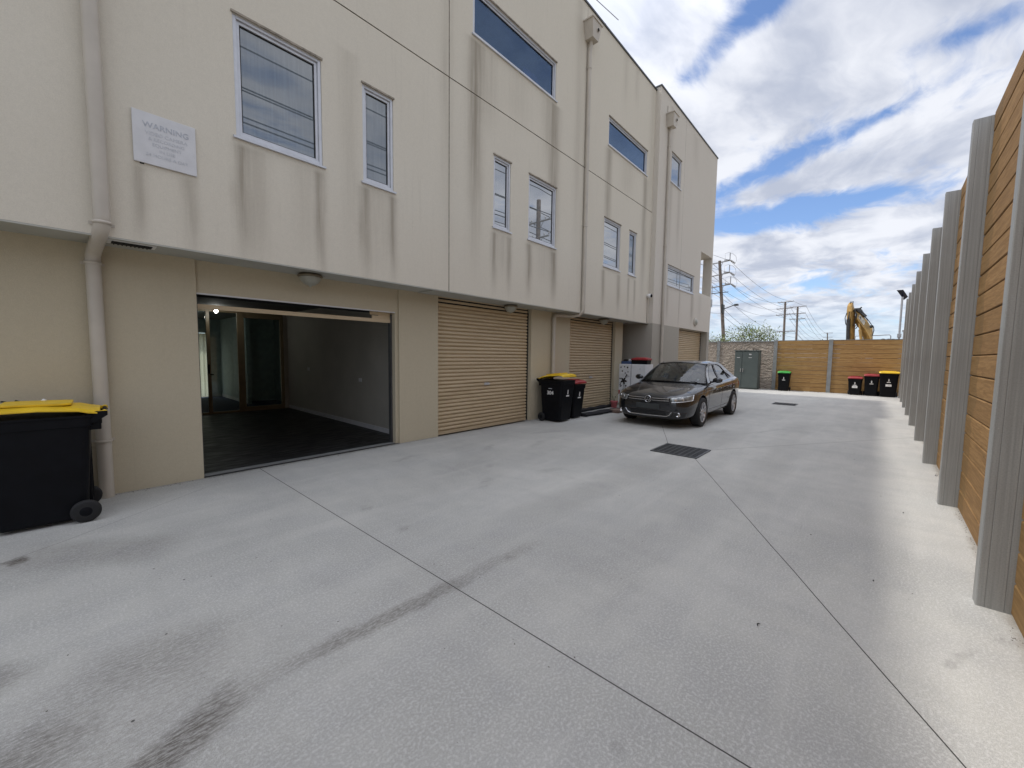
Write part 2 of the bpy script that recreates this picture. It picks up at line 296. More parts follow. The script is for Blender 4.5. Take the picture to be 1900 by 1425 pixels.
# concrete yard with joints, tyre marks, gum spots
def concrete():
    m, t, b = base_mat('broomed_concrete'); oc = t.new('ShaderNodeTexCoord').outputs['Object']; x, y, z = t.sep(oc)[:3]
    wx = t.m('ADD', x, t.m('MULTIPLY', t.m('SUBTRACT', t.noise(oc, 6, 3), 0.5), 0.10)); wy = t.m('ADD', y, t.m('MULTIPLY', t.m('SUBTRACT', t.noise(t.vm('ADD', oc, (5, 5, 5)), 6, 3), 0.5), 0.10))
    def seg(X, Y, x0, y0, x1, y1, wd, soft, endsoft):
        L = math.hypot(x1 - x0, y1 - y0); c, s = (x1 - x0) / L, (y1 - y0) / L
        ax = t.m('SUBTRACT', X, x0); ay = t.m('SUBTRACT', Y, y0)
        u = t.m('ADD', t.m('MULTIPLY', ax, c), t.m('MULTIPLY', ay, s)); v = t.m('ABSOLUTE', t.m('ADD', t.m('MULTIPLY', ax, -s), t.m('MULTIPLY', ay, c)))
        a = t.step(v, wd, wd + soft, 1, 0); bb = t.m('MULTIPLY', t.step(u, -endsoft, endsoft), t.step(u, L - endsoft, L + endsoft, 1, 0))
        return t.m('MULTIPLY', a, bb)
    grain = t.noise(t.scl(oc, (1, 1, 1)), 260, 2, 0.7); sand = t.noise(oc, 75, 3, 0.65)
    broom = t.noise(t.scl(oc, (1, 22, 1)), 5, 3, 0.6)
    m1 = t.noise(oc, 0.55, 5, 0.6, 0.4); m2 = t.noise(oc, 2.8, 5, 0.6, 0.6); m3 = t.noise(t.scl(oc, (1, 2.5, 1)), 9, 4, 0.6); m4 = t.noise(t.scl(oc, (0.22, 1.5, 1)), 2.2, 5, 0.6, 0.5); m5 = t.noise(t.scl(oc, (1.2, 0.3, 1)), 3.5, 4, 0.6, 0.3)
    c = t.mix(t.step(m1, 0.36, 0.64), (0.405, 0.402, 0.372, 1), (0.53, 0.522, 0.478, 1))
    c = t.mix(t.step(m2, 0.35, 0.7, 0, 0.35), c, (0.345, 0.345, 0.345, 1))
    c = t.mix(t.step(m3, 0.52, 0.75, 0, 0.25), c, (0.50, 0.495, 0.48, 1))
    c = t.mix(t.step(grain, 0.38, 0.62, 0, 0.6), c, (0.26, 0.26, 0.258, 1))
    c = t.mix(t.step(sand, 0.46, 0.66, 0, 0.5), c, (0.62, 0.615, 0.60, 1))
    gr2 = t.noise(t.scl(oc, (1, 2.2, 1)), 34, 4, 0.75); c = t.mix(t.step(gr2, 0.5, 0.70, 0, 0.15), c, (0.25, 0.247, 0.235, 1)); c = t.mix(t.step(gr2, 0.28, 0.46, 0.13, 0), c, (0.60, 0.59, 0.565, 1))
    c = t.mix(t.step(broom, 0.5, 0.8, 0, 0.10), c, (0.3, 0.3, 0.3, 1))
    c = t.mix(t.step(m4, 0.42, 0.72, 0, 0.24), c, (0.58, 0.57, 0.53, 1)); c = t.mix(t.step(m5, 0.45, 0.75, 0, 0.18), c, (0.30, 0.295, 0.28, 1))
    # soft grime
    rough_n = t.noise(t.scl(oc, (2.4, 9, 1)), 9, 5, 0.7)
    tread = t.step(rough_n, 0.38, 0.62)
    gr = 0.0
    for (a, st) in [((-0.35, 1.60, 0.46, 2.07, .04, .10, .15), .62), ((0.70, 2.06, 1.68, 2.00, .025, .07, .25), .5), ((1.6, 2.02, 2.5, 1.99, .02, .08, .2), .22), ((-0.35, 4.68, 0.5, 4.05, .10, .25, .2), .32),
                    ((-0.33, 4.60, -0.27, 4.5, .03, .05, .03), .8), ((-0.5, 2.9, -0.22, 3.0, .03, .18, .1), .55), ((-0.3, 2.2, -0.05, 2.4, .03, .2, .12), .4), ((0.0, 2.75, 0.5, 2.5, .05, .30, .2), .28),
                    ((2.8, 1.2, 6.0, 1.6, .05, .35, .8), .10), ((2.2, 3.9, 6.5, 4.2, .2, .6, 1.0), .16), ((-1.5, 1.9, 3.0, 1.6, .3, .8, .8), .12), ((3.0, 2.4, 9.0, 2.0, .1, .25, 1.0), .16), ((2.5, 5.2, 7.5, 5.0, .1, .5, 1.0), .18), ((5.0, .9, 12.0, 1.2, .05, .3, 1.0), .14), ((-0.4, 1.6, 0.3, 2.7, .1, .7, .4), .20)]:
        gr = t.m('ADD', t.m('MULTIPLY', seg(wx, wy, *a), st), gr)
    gr = t.m('MULTIPLY', gr, t.m('ADD', t.m('MULTIPLY', tread, 0.6), 0.4), clamp=True)
    c = t.mix(gr, c, (0.085, 0.072, 0.06, 1))
    # smudgy scuffs
    sc = 0.0
    for a in [(1.93, 3.62, 1.99, 3.75, .03, .05, .05), (1.90, 2.96, 1.98, 3.06, .03, .05, .04), (3.8, 3.85, 3.95, 3.92, .02, .05, .05), (3.2, 3.3, 3.5, 3.5, .02, .08, .1), (2.18, 1.97, 2.26, 2.02, .02, .04, .03),
              (2.92, -0.37, 3.18, -0.50, .012, .025, .03), (3.36, -0.62, 3.44, -0.67, .02, .05, .04), (1.36, .63, 1.42, .67, .01, .03, .02), (5.2, 4.2, 5.7, 4.35, .02, .08, .1), (6.2, 4.9, 6.9, 4.6, .03, .1, .2),
              (4.5, 4.6, 4.9, 4.8, .03, .07, .1), (3.1, 5.0, 3.5, 5.1, .02, .06, .1), (4.2, 3.2, 4.5, 3.1, .02, .08, .1), (8.8, 2.4, 9.3, 2.2, .03, .1, .1), (9.3, 1.8, 10.6, 1.3, .01, .05, .3)]:
        sc = t.m('ADD', seg(wx, wy, *a), sc)
    sc = t.m('MULTIPLY', sc, t.step(m3, 0.35, 0.65, 0.05, 0.28), clamp=True)
    c = t.mix(sc, c, (0.13, 0.125, 0.12, 1))
    # yard dirt speckle
    vs = t.new('ShaderNodeTexVoronoi'); t.l.new(oc, vs.inputs['Vector']); vs.inputs['Scale'].default_value = 3.3
    c = t.mix(t.m('MULTIPLY', t.step(vs.outputs['Distance'], 0.012, 0.03, 0.7, 0), t.step(m2, 0.45, 0.6)), c, (0.07, 0.065, 0.06, 1))
    vg = t.new('ShaderNodeTexVoronoi'); t.l.new(oc, vg.inputs['Vector']); vg.inputs['Scale'].default_value = 7.0
    gx = t.m('DIVIDE', t.m('SUBTRACT', x, 0.25), 0.75); gy = t.m('DIVIDE', t.m('SUBTRACT', y, 2.95), 1.0)
    gm = t.step(t.m('ADD', t.m('MULTIPLY', gx, gx), t.m('MULTIPLY', gy, gy)), 0.6, 1.3, 1, 0)
    c = t.mix(t.m('MULTIPLY', t.step(vg.outputs['Distance'], 0.035, 0.06, 0.85, 0), gm), c, (0.04, 0.036, 0.034, 1))
    c = t.mix(t.m('MULTIPLY', t.step(t.m('ADD', wy, t.m('MULTIPLY', x, 0.0168)), -0.60, -0.67, 0.0, 1.0), 0.5), c, (0.20, 0.165, 0.12, 1))
    # darker line of dirt where the slab meets the wall
    c = t.mix(t.m('MULTIPLY', t.step(wy, 5.88, 5.97), 0.35), c, (0.15, 0.14, 0.125, 1))
    j = 0.0
    jw = t.m('ADD', y, t.m('MULTIPLY', t.m('SUBTRACT', t.noise(oc, 1.5, 3), 0.5), 0.02))
    for a in [(1.665, 5.95, 1.665, -.8), (6.37, 1.92, 1.0, -1.03), (8.9, 3.42, 7.08, 2.6), (7.12, 1.95, 12.5, -1.5)]:
        j = t.m('ADD', seg(x, jw, *a, 0.0028, 0.0015, 0.001), j)
    for a in [(-2.5, 3.3, -.05, 4.79), (-.05, 4.79, 1.02, 5.56), (12.6, 5.2, 12.9, -.9), (17.6, 5.2, 17.9, -.9)]:
        j = t.m('ADD', t.m('MULTIPLY', seg(x, jw, *a, 0.0018, 0.0015, 0.01), 0.6), j)
    c = t.mix(t.m('MINIMUM', j, 1.0), c, (0.045, 0.042, 0.04, 1))
    t.l.new(c, b.inputs['Base Color']); b.inputs['Roughness'].default_value = 0.82; b.inputs['Specular IOR Level'].default_value = 0.3
    h = t.m('ADD', t.m('MULTIPLY', grain, 0.5), t.m('ADD', t.m('MULTIPLY', sand, 0.8), t.m('MULTIPLY', broom, 0.6)))
    t.l.new(t.bump(h, 0.35, 0.004), b.inputs['Normal']); return m
M['concrete'] = concrete()
M['dirt'] = simple('bare_earth', (0.20, 0.17, 0.12), 0.95, var=0.3, vs=0.4)

# ------------------------------------------------------------------ geometry helpers
class MB:
    def __init__(s): s.v = []; s.f = []; s.mi = []; s.sm = []; s.cur = 0
    def add(s, vs, fs, smooth=False):
        o = len(s.v); s.v += [tuple(p) for p in vs]
        for f in fs: s.f.append([o + i for i in f]); s.mi.append(s.cur); s.sm.append(smooth)
        return s
    def box(s, x0, x1, y0, y1, z0, z1):
        return s.add([(x0, y0, z0), (x1, y0, z0), (x1, y1, z0), (x0, y1, z0), (x0, y0, z1), (x1, y0, z1), (x1, y1, z1), (x0, y1, z1)],
                     [(0, 3, 2, 1), (4, 5, 6, 7), (0, 1, 5, 4), (1, 2, 6, 5), (2, 3, 7, 6), (3, 0, 4, 7)])
    def quad(s, a, b, c, d): return s.add([a, b, c, d], [(0, 1, 2, 3)])
    def prism(s, pts, fn0, fn1, smooth=False):
        """pts: 2D outline; fn0/fn1 map (a,b) to 3D for the two ends"""
        n = len(pts); tri = tessellate_polygon([[Vector((p[0], p[1], 0)) for p in pts]])
        s.add([fn0(*p) for p in pts] + [fn1(*p) for p in pts], [], False)
        o = len(s.v) - 2 * n
        for t in tri:
            s.f.append([o + i for i in t]); s.mi.append(s.cur); s.sm.append(False)
            s.f.append([o + n + i for i in reversed(t)]); s.mi.append(s.cur); s.sm.append(False)
        for i in range(n):
            j = (i + 1) % n; s.f.append([o + i, o + j, o + n + j, o + n + i]); s.mi.append(s.cur); s.sm.append(smooth)
        return s
    def tube(s, pts, r, n=10, cap=True):
        pts = [Vector(p) for p in pts]; rs = r if isinstance(r, (list, tuple)) else [r] * len(pts)
        rings = []; up = None
        for i, p in enumerate(pts):
            d = (pts[min(i + 1, len(pts) - 1)] - pts[max(i - 1, 0)]).normalized()
            if up is None: up = Vector((0, 0, 1)) if abs(d.z) < 0.9 else Vector((1, 0, 0))
            a = d.cross(up).normalized(); b = a.cross(d).normalized(); up = b
            rings.append([p + (a * math.cos(2 * PI * q / n) + b * math.sin(2 * PI * q / n)) * rs[i] for q in range(n)])
        vs = [q for rg in rings for q in rg]; fs = []
        for i in range(len(pts) - 1):
            for q in range(n): fs.append((i * n + q, i * n + (q + 1) % n, (i + 1) * n + (q + 1) % n, (i + 1) * n + q))
        s.add(vs, fs, True)
        if cap:
            s.add(rings[0], [tuple(range(n))]); s.add(rings[-1], [tuple(reversed(range(n)))])
        return s
    def lathe(s, prof, c, axis='Z', n=24):
        """prof: (radius, height along axis)"""
        vs = []; c = Vector(c)
        for (r, h) in prof:
            for q in range(n):
                a = 2 * PI * q / n; u, v = r * math.cos(a), r * math.sin(a)
                vs.append(c + (Vector((u, v, h)) if axis == 'Z' else Vector((v, h, u)) if axis == 'Y' else Vector((h, u, v))))
        fs = [(i * n + q, i * n + (q + 1) % n, (i + 1) * n + (q + 1) % n, (i + 1) * n + q) for i in range(len(prof) - 1) for q in range(n)]
        return s.add(vs, fs, True)
    def loft(s, rings, close=True, caps=True, smooth=True):
        n = len(rings[0]); vs = [p for r in rings for p in r]; fs = []
        for i in range(len(rings) - 1):
            for q in range(n if close else n - 1): fs.append((i * n + q, i * n + (q + 1) % n, (i + 1) * n + (q + 1) % n, (i + 1) * n + q))
        s.add(vs, fs, smooth)
        if caps: s.add(rings[0], [tuple(reversed(range(n)))]); s.add(rings[-1], [tuple(range(n))])
        return s
    def build(s, name, mats, parent=None, bevel=0.0, seg=2, origin=None, fix=True):
        me = bpy.data.meshes.new(name)
        vs = s.v
        if origin is not None: vs = [(p[0] - origin[0], p[1] - origin[1], p[2] - origin[2]) for p in vs]
        me.from_pydata(vs, [], s.f)
        for m in (mats if isinstance(mats, list) else [mats]): me.materials.append(m)
        me.polygons.foreach_set('material_index', s.mi); me.polygons.foreach_set('use_smooth', s.sm)
        if fix:
            bm = bmesh.new(); bm.from_mesh(me); bmesh.ops.recalc_face_normals(bm, faces=bm.faces[:]); bm.to_mesh(me); bm.free()
        me.update()
        o = bpy.data.objects.new(name, me); COL.objects.link(o)
        if origin is not None: o.location = origin
        if parent is not None: o.parent = parent
        if bevel:
            b = o.modifiers.new('bevel', 'BEVEL'); b.width = bevel; b.segments = seg; b.limit_method = 'ANGLE'; b.angle_limit = R(40)
        return o

def tag(o, label=None, cat=None, group=None, kind=None):
    if label: o['label'] = label
    if cat: o['category'] = cat
    if group: o['group'] = group
    if kind: o['kind'] = kind
    return o
def empty(name, loc=(0, 0, 0), rz=0.0):
    o = bpy.data.objects.new(name, None); COL.objects.link(o); o.location = loc; o.rotation_euler = (0, 0, rz); o.empty_display_size = 0.2; return o
def copy_tree(o, parent=None):
    c = o.copy(); COL.objects.link(c)
    if parent is not None: c.parent = parent
    for ch in list(o.children): copy_tree(ch, c)
    return c
def text_mesh(txt, size, name, mat, parent, matrix, thick=0.001, bold=0.0):
    cu = bpy.data.curves.new('lettering', 'FONT'); cu.body = txt; cu.size = size; cu.extrude = thick; cu.align_x = 'CENTER'; cu.offset = bold
    to = bpy.data.objects.new('lettering', cu); COL.objects.link(to)
    dg = bpy.context.evaluated_depsgraph_get(); me = bpy.data.meshes.new_from_object(to.evaluated_get(dg))
    bpy.data.objects.remove(to); bpy.data.curves.remove(cu)
    me.transform(matrix); me.materials.clear(); me.materials.append(mat); me.name = name
    o = bpy.data.objects.new(name, me); COL.objects.link(o); o.parent = parent; return o
# text lying on a plane facing -Y / facing -X, reading left to right for the viewer
def face_negY(x, y, z): return Matrix.Translation((x, y, z)) @ Matrix.Rotation(PI / 2, 4, 'X')
def face_negX(x, y, z): return Matrix.Translation((x, y, z)) @ Matrix.Rotation(-PI / 2, 4, 'Z') @ Matrix.Rotation(PI / 2, 4, 'X')

# ------------------------------------------------------------------ ground
g = MB(); g.quad((-9, -3.2, 0), (23.6, -3.2, 0), (23.6, 5.98, 0), (-9, 5.98, 0))
g.quad((7.2, 5.98, 0), (23.6, 5.98, 0), (23.6, 14, 0), (7.2, 14, 0))
tag(g.build('yard_paving', M['concrete']), 'pale grey broomed concrete yard slab with joints and tyre marks', 'paving', kind='structure')
g = MB(); g.box(-1500, 1500, -1500, 1500, -1.0, -0.03)
tag(g.build('ground', M['dirt']), 'bare earth ground reaching out beyond the walls', 'ground', kind='structure')

# ------------------------------------------------------------------ the townhouse block
BX = empty('apartment_building', (6, 6, 0)); tag(BX, 'cream rendered three storey townhouse block with garages under an overhang', 'building')
def wpart(mb, name, mat, parent, **kw):
    bpy.context.view_layer.update()
    o = mb.build(name, mat, None, **kw); o.parent = parent
    o.matrix_parent_inverse = parent.matrix_world.inverted(); return o

def part(mb, name, mat, parent=None, **kw): return wpart(mb, name, mat, parent or BX, **kw)

def holed_wall(mb, x0, x1, z0, z1, Y, holes, depth, joints=()):
    """front face in plane Y with rectangular holes; each hole gets reveals going +Y by depth"""
    xs = sorted(set([x0, x1] + [h[0] for h in holes] + [h[1] for h in holes] + [q for j in joints for q in (j[0], j[1])]))
    zs = sorted(set([z0, z1] + [h[2] for h in holes] + [h[3] for h in holes] + [q for j in joints for q in (j[2], j[3])]))
    xs = [a for a in xs if x0 <= a <= x1]; zs = [a for a in zs if z0 <= a <= z1]
    def inside(cx, cz, L): return any(a < cx < b and c < cz < d for (a, b, c, d) in L)
    for i in range(len(xs) - 1):
        for j in range(len(zs) - 1):
            cx, cz = (xs[i] + xs[i + 1]) / 2, (zs[j] + zs[j + 1]) / 2
            if inside(cx, cz, holes): continue
            y = Y + 0.012 if inside(cx, cz, joints) else Y
            mb.cur = 1 if inside(cx, cz, joints) else 0
            mb.quad((xs[i], y, zs[j]), (xs[i + 1], y, zs[j]), (xs[i + 1], y, zs[j + 1]), (xs[i], y, zs[j + 1]))
    mb.cur = 0
    for (a, b, c, d) in holes:
        mb.quad((a, Y, c), (a, Y + depth, c), (a, Y + depth, d), (a, Y, d)); mb.quad((b, Y, c), (b, Y, d), (b, Y + depth, d), (b, Y + depth, c))
        mb.quad((a, Y, c), (b, Y, c), (b, Y + depth, c), (a, Y + depth, c)); mb.quad((a, Y, d), (a, Y + depth, d), (b, Y + depth, d), (b, Y, d))
    mb.cur = 1
    for (a, b, c, d) in joints:
        e = 0.012
        if b - a > d - c: mb.quad((a, Y, c), (b, Y, c), (b, Y + e, c), (a, Y + e, c)); mb.quad((a, Y, d), (a, Y + e, d), (b, Y + e, d), (b, Y, d))
        else: mb.quad((a, Y, c), (a, Y + e, c), (a, Y + e, d), (a, Y, d)); mb.quad((b, Y, c), (b, Y, d), (b, Y + e, d), (b, Y + e, c))
    mb.cur = 0

YA, YB, YG = 5.45, 5.30, 5.98
# windows: x0, x1, z0, z1, glass material, kind, label
WA = [(1.40, 2.355, 3.965, 5.265, 'glassblind', 'large square-ish window above the open garage, blinds behind the glass'),
      (2.91, 3.39, 3.955, 5.258, 'glassblind', 'tall narrow window between the large window and the wall joint'),
      (4.96, 7.40, 7.08, 7.86, 'glassblue', 'long dark blue strip window on the top floor nearest the camera'),
      (5.50, 5.975, 3.96, 5.26, 'glassbright', 'tall narrow window right of the wall joint'),
      (6.53, 7.487, 3.96, 5.255, 'glassbright', 'wide window left of the middle downpipe'),
      (9.75, 12.14, 7.07, 7.78, 'glassblue', 'long dark blue strip window right of the middle downpipe'),
      (9.65, 10.58, 3.95, 5.195, 'glassbright', 'wide window right of the middle downpipe'),
      (11.12, 11.59, 3.96, 5.197, 'glassblind', 'tall narrow window nearest the end block')]
WB = [(13.70, 14.60, 7.36, 8.30, 'glassbright', 'small upper window beside the far downpipe'),
      (13.735, 16.395, 3.99, 4.65, 'glassbright', 'long low window above the far roller door')]
ZA = 9.77; ZB = 9.86; XE = 12.642; XF = 18.68
mb = MB(); jt = [(-9, XE, 6.09, 6.108), (4.432, 4.448, 2.62, ZA), (8.60, 8.612, 2.62, ZA)]
# split joints so cells stay exact
holed_wall(mb, -9, XE, 2.62, ZA, YA, [w_[:4] for w_ in WA], 0.16, jt)
part(mb, 'upper_wall', [M['wallA'], M['joint']])
mb = MB(); holed_wall(mb, XE, XF, 2.62, ZB, YB, [w_[:4] for w_ in WB] + [(17.12, 18.56, 4.12, 5.75)], 0.16, [(14.90, 14.908, 2.62, ZB)])
mb.quad((XE, YB, 2.62), (XE, YA, 2.62), (XE, YA, ZB), (XE, YB, ZB))
mb.quad((XE, YA, ZA - .1), (XE, YA + .2, ZA - .1), (XE, YA + .2, ZB), (XE, YA, ZB))
# end wall facing away, with the balcony opening
for (a, b, c, d) in [(YB, 5.645, 0, ZB), (5.645, 8.2, 0, 4.12), (5.645, 8.2, 5.75, ZB), (8.2, 16.8, 0, ZB)]:
    mb.quad((XF, a, c), (XF, b, c), (XF, b, d), (XF, a, d))
# balcony box
mb.quad((18.56, YB + .16, 4.12), (18.56, 5.645, 4.12), (18.56, 5.645, 5.75), (18.56, YB + .16, 5.75)); mb.quad((18.56, 5.645, 4.12), (XF, 5.645, 4.12), (XF, 5.645, 5.75), (18.56, 5.645, 5.75))
mb.quad((16.6, YB + .16, 4.12), (XF, YB + .16, 4.12), (XF, 8.2, 4.12), (16.6, 8.2, 4.12)); mb.quad((16.6, YB + .16, 5.75), (XF, YB + .16, 5.75), (XF, 8.2, 5.75), (16.6, 8.2, 5.75))
mb.quad((16.6, YB + .16, 4.12), (16.6, 8.2, 4.12), (16.6, 8.2, 5.75), (16.6, YB + .16, 5.75)); mb.quad((16.6, 8.2, 4.12), (XF, 8.2, 4.12), (XF, 8.2, 5.75), (16.6, 8.2, 5.75))
mb.quad((16.6, YB + .16, 4.12), (17.12, YB + .16, 4.12), (17.12, YB + .16, 5.75), (16.6, YB + .16, 5.75))
part(mb, 'end_block_wall', [M['wallB'], M['joint']], fix=False)
# grey painted ground floor band of the end block, and column right of the far door
mb = MB(); mb.quad((XE, YB, 0), (15.04, YB, 0), (15.04, YB, 2.62), (XE, YB, 2.62)); mb.quad((XE, YB, 0), (XE, YB, 2.62), (XE, 6.9, 2.62), (XE, 6.9, 0))
mb.quad((15.04, YB, 0), (15.04, YB + .3, 0), (15.04, YB + .3, 2.62), (15.04, YB, 2.62))
mb.quad((18.39, YB, 0), (XF, YB, 0), (XF, YB, 2.62), (18.39, YB, 2.62)); mb.quad((18.39, YB, 0), (18.39, YB, 2.62), (18.39, YB + .3, 2.62), (18.39, YB + .3, 0))
mb.quad((15.04, YB, 2.62), (15.04, YB + .3, 2.62), (18.39, YB + .3, 2.62), (18.39, YB, 2.62))
part(mb, 'end_block_base', M['wallGrey'], fix=False)
# roof, back and side shell
mb = MB(); mb.box(-9, XE, YA + .2, 16.8, ZA - .35, ZA - .15); mb.box(XE + .01, XF - .01, YB + .2, 16.8, ZB - .35, ZB - .15); mb.box(-9, 1.7, 16.62, 16.8, 0, ZA - .4); mb.box(3.2, XF, 16.62, 16.8, 0, ZA - .4); mb.box(1.7, 3.2, 16.62, 16.8, 2.15, ZA - .4); mb.box(-9.1, -9, YA, 16.8, 2.6, ZA - .02)
mb.box(-9, XE, YA + .002, YA + .2, ZA - .16, ZA - .001); mb.box(XE + .005, XF - .005, YB + .003, YB + .2, ZB - .16, ZB - .001)
part(mb, 'roof', M['soffit'])
mb = MB(); mb.box(-9.02, XE - .005, YA - .025, YA + .22, ZA, ZA + .045); mb.box(XE - .02, XF + .03, YB - .025, YB + .22, ZB, ZB + .045); mb.box(XE - .02, XE + .2, YB + .22, 8, ZB, ZB + .045); mb.box(XF - .15, XF + .03, YB + .22, 16.8, ZB, ZB + .045)
part(mb, 'parapet_flashing', M['cap'])
# soffit with a drip edge and a raised hatch
mb = MB(); mb.quad((-9, YA + .0, 2.62), (XE, YA + .0, 2.62), (XE, 6.9, 2.62), (-9, 6.9, 2.62)); mb.box(-9, XE - .001, YA + .001, YA + .05, 2.605, 2.619)
mb.box(4.15, 4.55, 5.52, 5.92, 2.60, 2.6195)
part(mb, 'soffit', M['soffit'], fix=False)
mb = MB(); mb.box(0.36, 0.66, 5.60, 5.72, 2.606, 2.6195)
for i in range(9): mb.box(0.375 + i * .031, 0.385 + i * .031, 5.595, 5.725, 2.600, 2.606)
mb2 = MB(); mb2.box(0.33, 0.69, 5.57, 5.75, 2.612, 2.6193)
vp = part(mb2, 'soffit_vent', M['white']); wpart(mb, 'vent_grille', M['dark'], vp)
# ground floor wall: columns and header
D = YG + .12
mb = MB()
def wall_seg(a, b, z0, z1, y, dl=0.0, dr=0.0):
    mb.quad((a, y, z0), (b, y, z0), (b, y, z1), (a, y, z1))
    if dl: mb.quad((a, y, z0), (a, y, z1), (a, y + dl, z1), (a, y + dl, z0))
    if dr: mb.quad((b, y, z0), (b, y + dr, z0), (b, y + dr, z1), (b, y, z1))
wall_seg(-9, 1.072, 0, 2.62, YG, 0, .25)
part(mb, 'lower_wall', M['wallG'], fix=False); mb = MB()
wall_seg(1.072, 3.80, 2.24, 2.62, YG + .035); mb.quad((1.072, YG + .035, 2.24), (3.8, YG + .035, 2.24), (3.8, YG + .2, 2.24), (1.072, YG + .2, 2.24))
wall_seg(3.74, 3.80, 0, 2.24, YG + .035, .2)
part(mb, 'garage_header', M['wallG'], fix=False); mb = MB()
wall_seg(3.80, 4.62, 0, 2.62, YG, .035, .16)
part(mb, 'column', M['wallG'], fix=False); mb = MB()
wall_seg(7.34, 8.96, 0, 2.62, YG, .16, .16)
part(mb, 'column', M['wallG'], fix=False); mb = MB()
wall_seg(11.47, 11.97, 0, 2.62, YG, .16, .9); wall_seg(11.97, 12.642, 0, 2.62, 6.88)
part(mb, 'column', M['wallG'], fix=False)

def window(x0, x1, z0, z1, Y, gm, label):
    r = 0.045
    f = MB()
    for (o, wd, y0, y1) in [(0.0, .038, Y + .012, Y + .10), (.038, .034, Y + .035, Y + .09)]:
        a, b, c, d = x0 + o, x1 - o, z0 + o, z1 - o
        f.box(a, a + wd, y0, y1, c, d); f.box(b - wd, b, y0, y1, c, d); f.box(a + wd, b - wd, y0, y1, d - wd, d); f.box(a + wd, b - wd, y0, y1, c, c + wd)
    wo_ = wpart(f, 'window', M['alu'], BX, bevel=.004); wo_['label'] = label
    s = MB(); s.prism([(Y - .03, z0 - .028), (Y - .03, z0 - .006), (Y + .02, z0 + .012), (Y + .10, z0 + .012), (Y + .10, z0 - .028)], lambda p, q: (x0 - .03, p, q), lambda p, q: (x1 + .03, p, q))
    # keep the sill in front of the wall only
    s2 = MB(); s2.prism([(Y - .032, z0 - .035), (Y - .032, z0 - .012), (Y - .001, z0 - .002), (Y - .001, z0 - .035)], lambda p, q: (x0 - .03, p, q), lambda p, q: (x1 + .03, p, q))
    wpart(s2, 'sill', M['alu'], wo_)
    h = MB(); h.box(x0 - .015, x1 + .015, Y - .018, Y - .001, z1, z1 + .022); wpart(h, 'head_flashing', M['joint'], wo_)
    p = MB(); p.box(x0 + .071, x1 - .071, Y + .06, Y + .068, z0 + .071, z1 - .071); wpart(p, 'pane', M[gm], wo_)
    gk = MB(); i0 = .072
    for (a, b, c, d) in [(x0 + i0, x0 + i0 + .012, z0 + i0, z1 - i0), (x1 - i0 - .012, x1 - i0, z0 + i0, z1 - i0), (x0 + i0 + .012, x1 - i0 - .012, z0 + i0, z0 + i0 + .012), (x0 + i0 + .012, x1 - i0 - .012, z1 - i0 - .012, z1 - i0)]:
        gk.box(a, b, Y + .052, Y + .0595, c, d)
    wpart(gk, 'glazing_bead', M['dark'], wo_)
    return wo_
for q in WA: window(*q[:4], YA, q[4], q[5])
for q in WB: window(*q[:4], YB, q[4], q[5])
# dark rooms behind the tinted strips (seen through the glass)
rm = MB()
for (a, b, c, d) in [(4.7, 7.9, 6.4, 8.6), (9.5, 12.4, 6.4, 8.6)]:
    y0, y1 = YA + .17, YA + 2.6
    rm.quad((a, y1, c), (b, y1, c), (b, y1, d), (a, y1, d)); rm.quad((a, y0, c), (a, y1, c), (a, y1, d), (a, y0, d)); rm.quad((b, y0, c), (b, y1, c), (b, y1, d), (b, y0, d)); rm.quad((a, y0, c), (b, y0, c), (b, y1, c), (a, y1, c)); rm.quad((a, y0, d), (b, y0, d), (b, y1, d), (a, y1, d))
part(rm, 'room_interior', simple('room_dim_wall', (0.20, 0.25, 0.36), 0.8), fix=False)
# things on the ledge inside the near strip window
mt = MB(); mt.box(6.75, 7.3, 5.82, 5.86, 7.23, 7.62); mt.box(6.98, 7.06, 5.86, 5.92, 7.0, 7.4)
mo = mt.build('computer_monitor', simple('monitor_back', (0.02, 0.045, 0.16), 0.4)); tag(mo, 'dark blue monitor standing inside the long top floor window', 'monitor')
mt = MB(); mt.lathe([(0.001, 7.10), (.10, 7.10), (.16, 7.2), (.17, 7.24), (.15, 7.25)], (6.45, 5.78, 0)); tag(mt.build('bowl', M['white']), 'white bowl on the ledge inside the long top floor window', 'bowl')

# roller doors
def roller(x0, x1, zt, Y, label, holes=False, zb=0.0):
    pr = []; pitch = .074; z = zb + .06
    pr.append((Y - .012, zb + .0)); pr.append((Y - .012, zb + .055))
    while z < zt + .15:
        pr += [(Y + .010, z + .002), (Y + .022, z + .009), (Y + .008, z + .018), (Y - .014, z + .030), (Y - .016, z + .050), (Y - .012, z + .068)]
        z += pitch
    m = MB(); n = len(pr); m.add([(x0, p[0], p[1]) for p in pr] + [(x1, p[0], p[1]) for p in pr], [(i, i + 1, n + i + 1, n + i) for i in range(n - 1)], False)
    d = wpart(m, 'roller_door', M['roller'], BX, fix=False); d['label'] = label
    gd = MB(); gd.box(x0 - .001, x0 + .0, Y - .03, Y + .03, 0, zt); gd = MB()
    gd.box(x0 - .04, x0 - .002, Y - .018, Y + .05, 0, zt); gd.box(x1 + .002, x1 + .04, Y - .018, Y + .05, 0, zt); gd.box(x0 - .04, x1 + .04, Y - .004, Y + .06, zt - .03, zt + .14)
    wpart(gd, 'door_guide', M['dark'], d)
    hd = MB(); hx = (x0 + x1) / 2; hd.box(hx - .075, hx + .075, Y - .026, Y - .016, .90, .955); hd.tube([(hx - .05, Y - .028, .925), (hx - .05, Y - .06, .925), (hx + .05, Y - .06, .925), (hx + .05, Y - .028, .925)], .008, 8)
    wpart(hd, 'door_handle', M['alu'], d, bevel=.003)
    return d
roller(4.66, 7.30, 2.53, YG + .11, 'closed beige roller door next to the open garage')
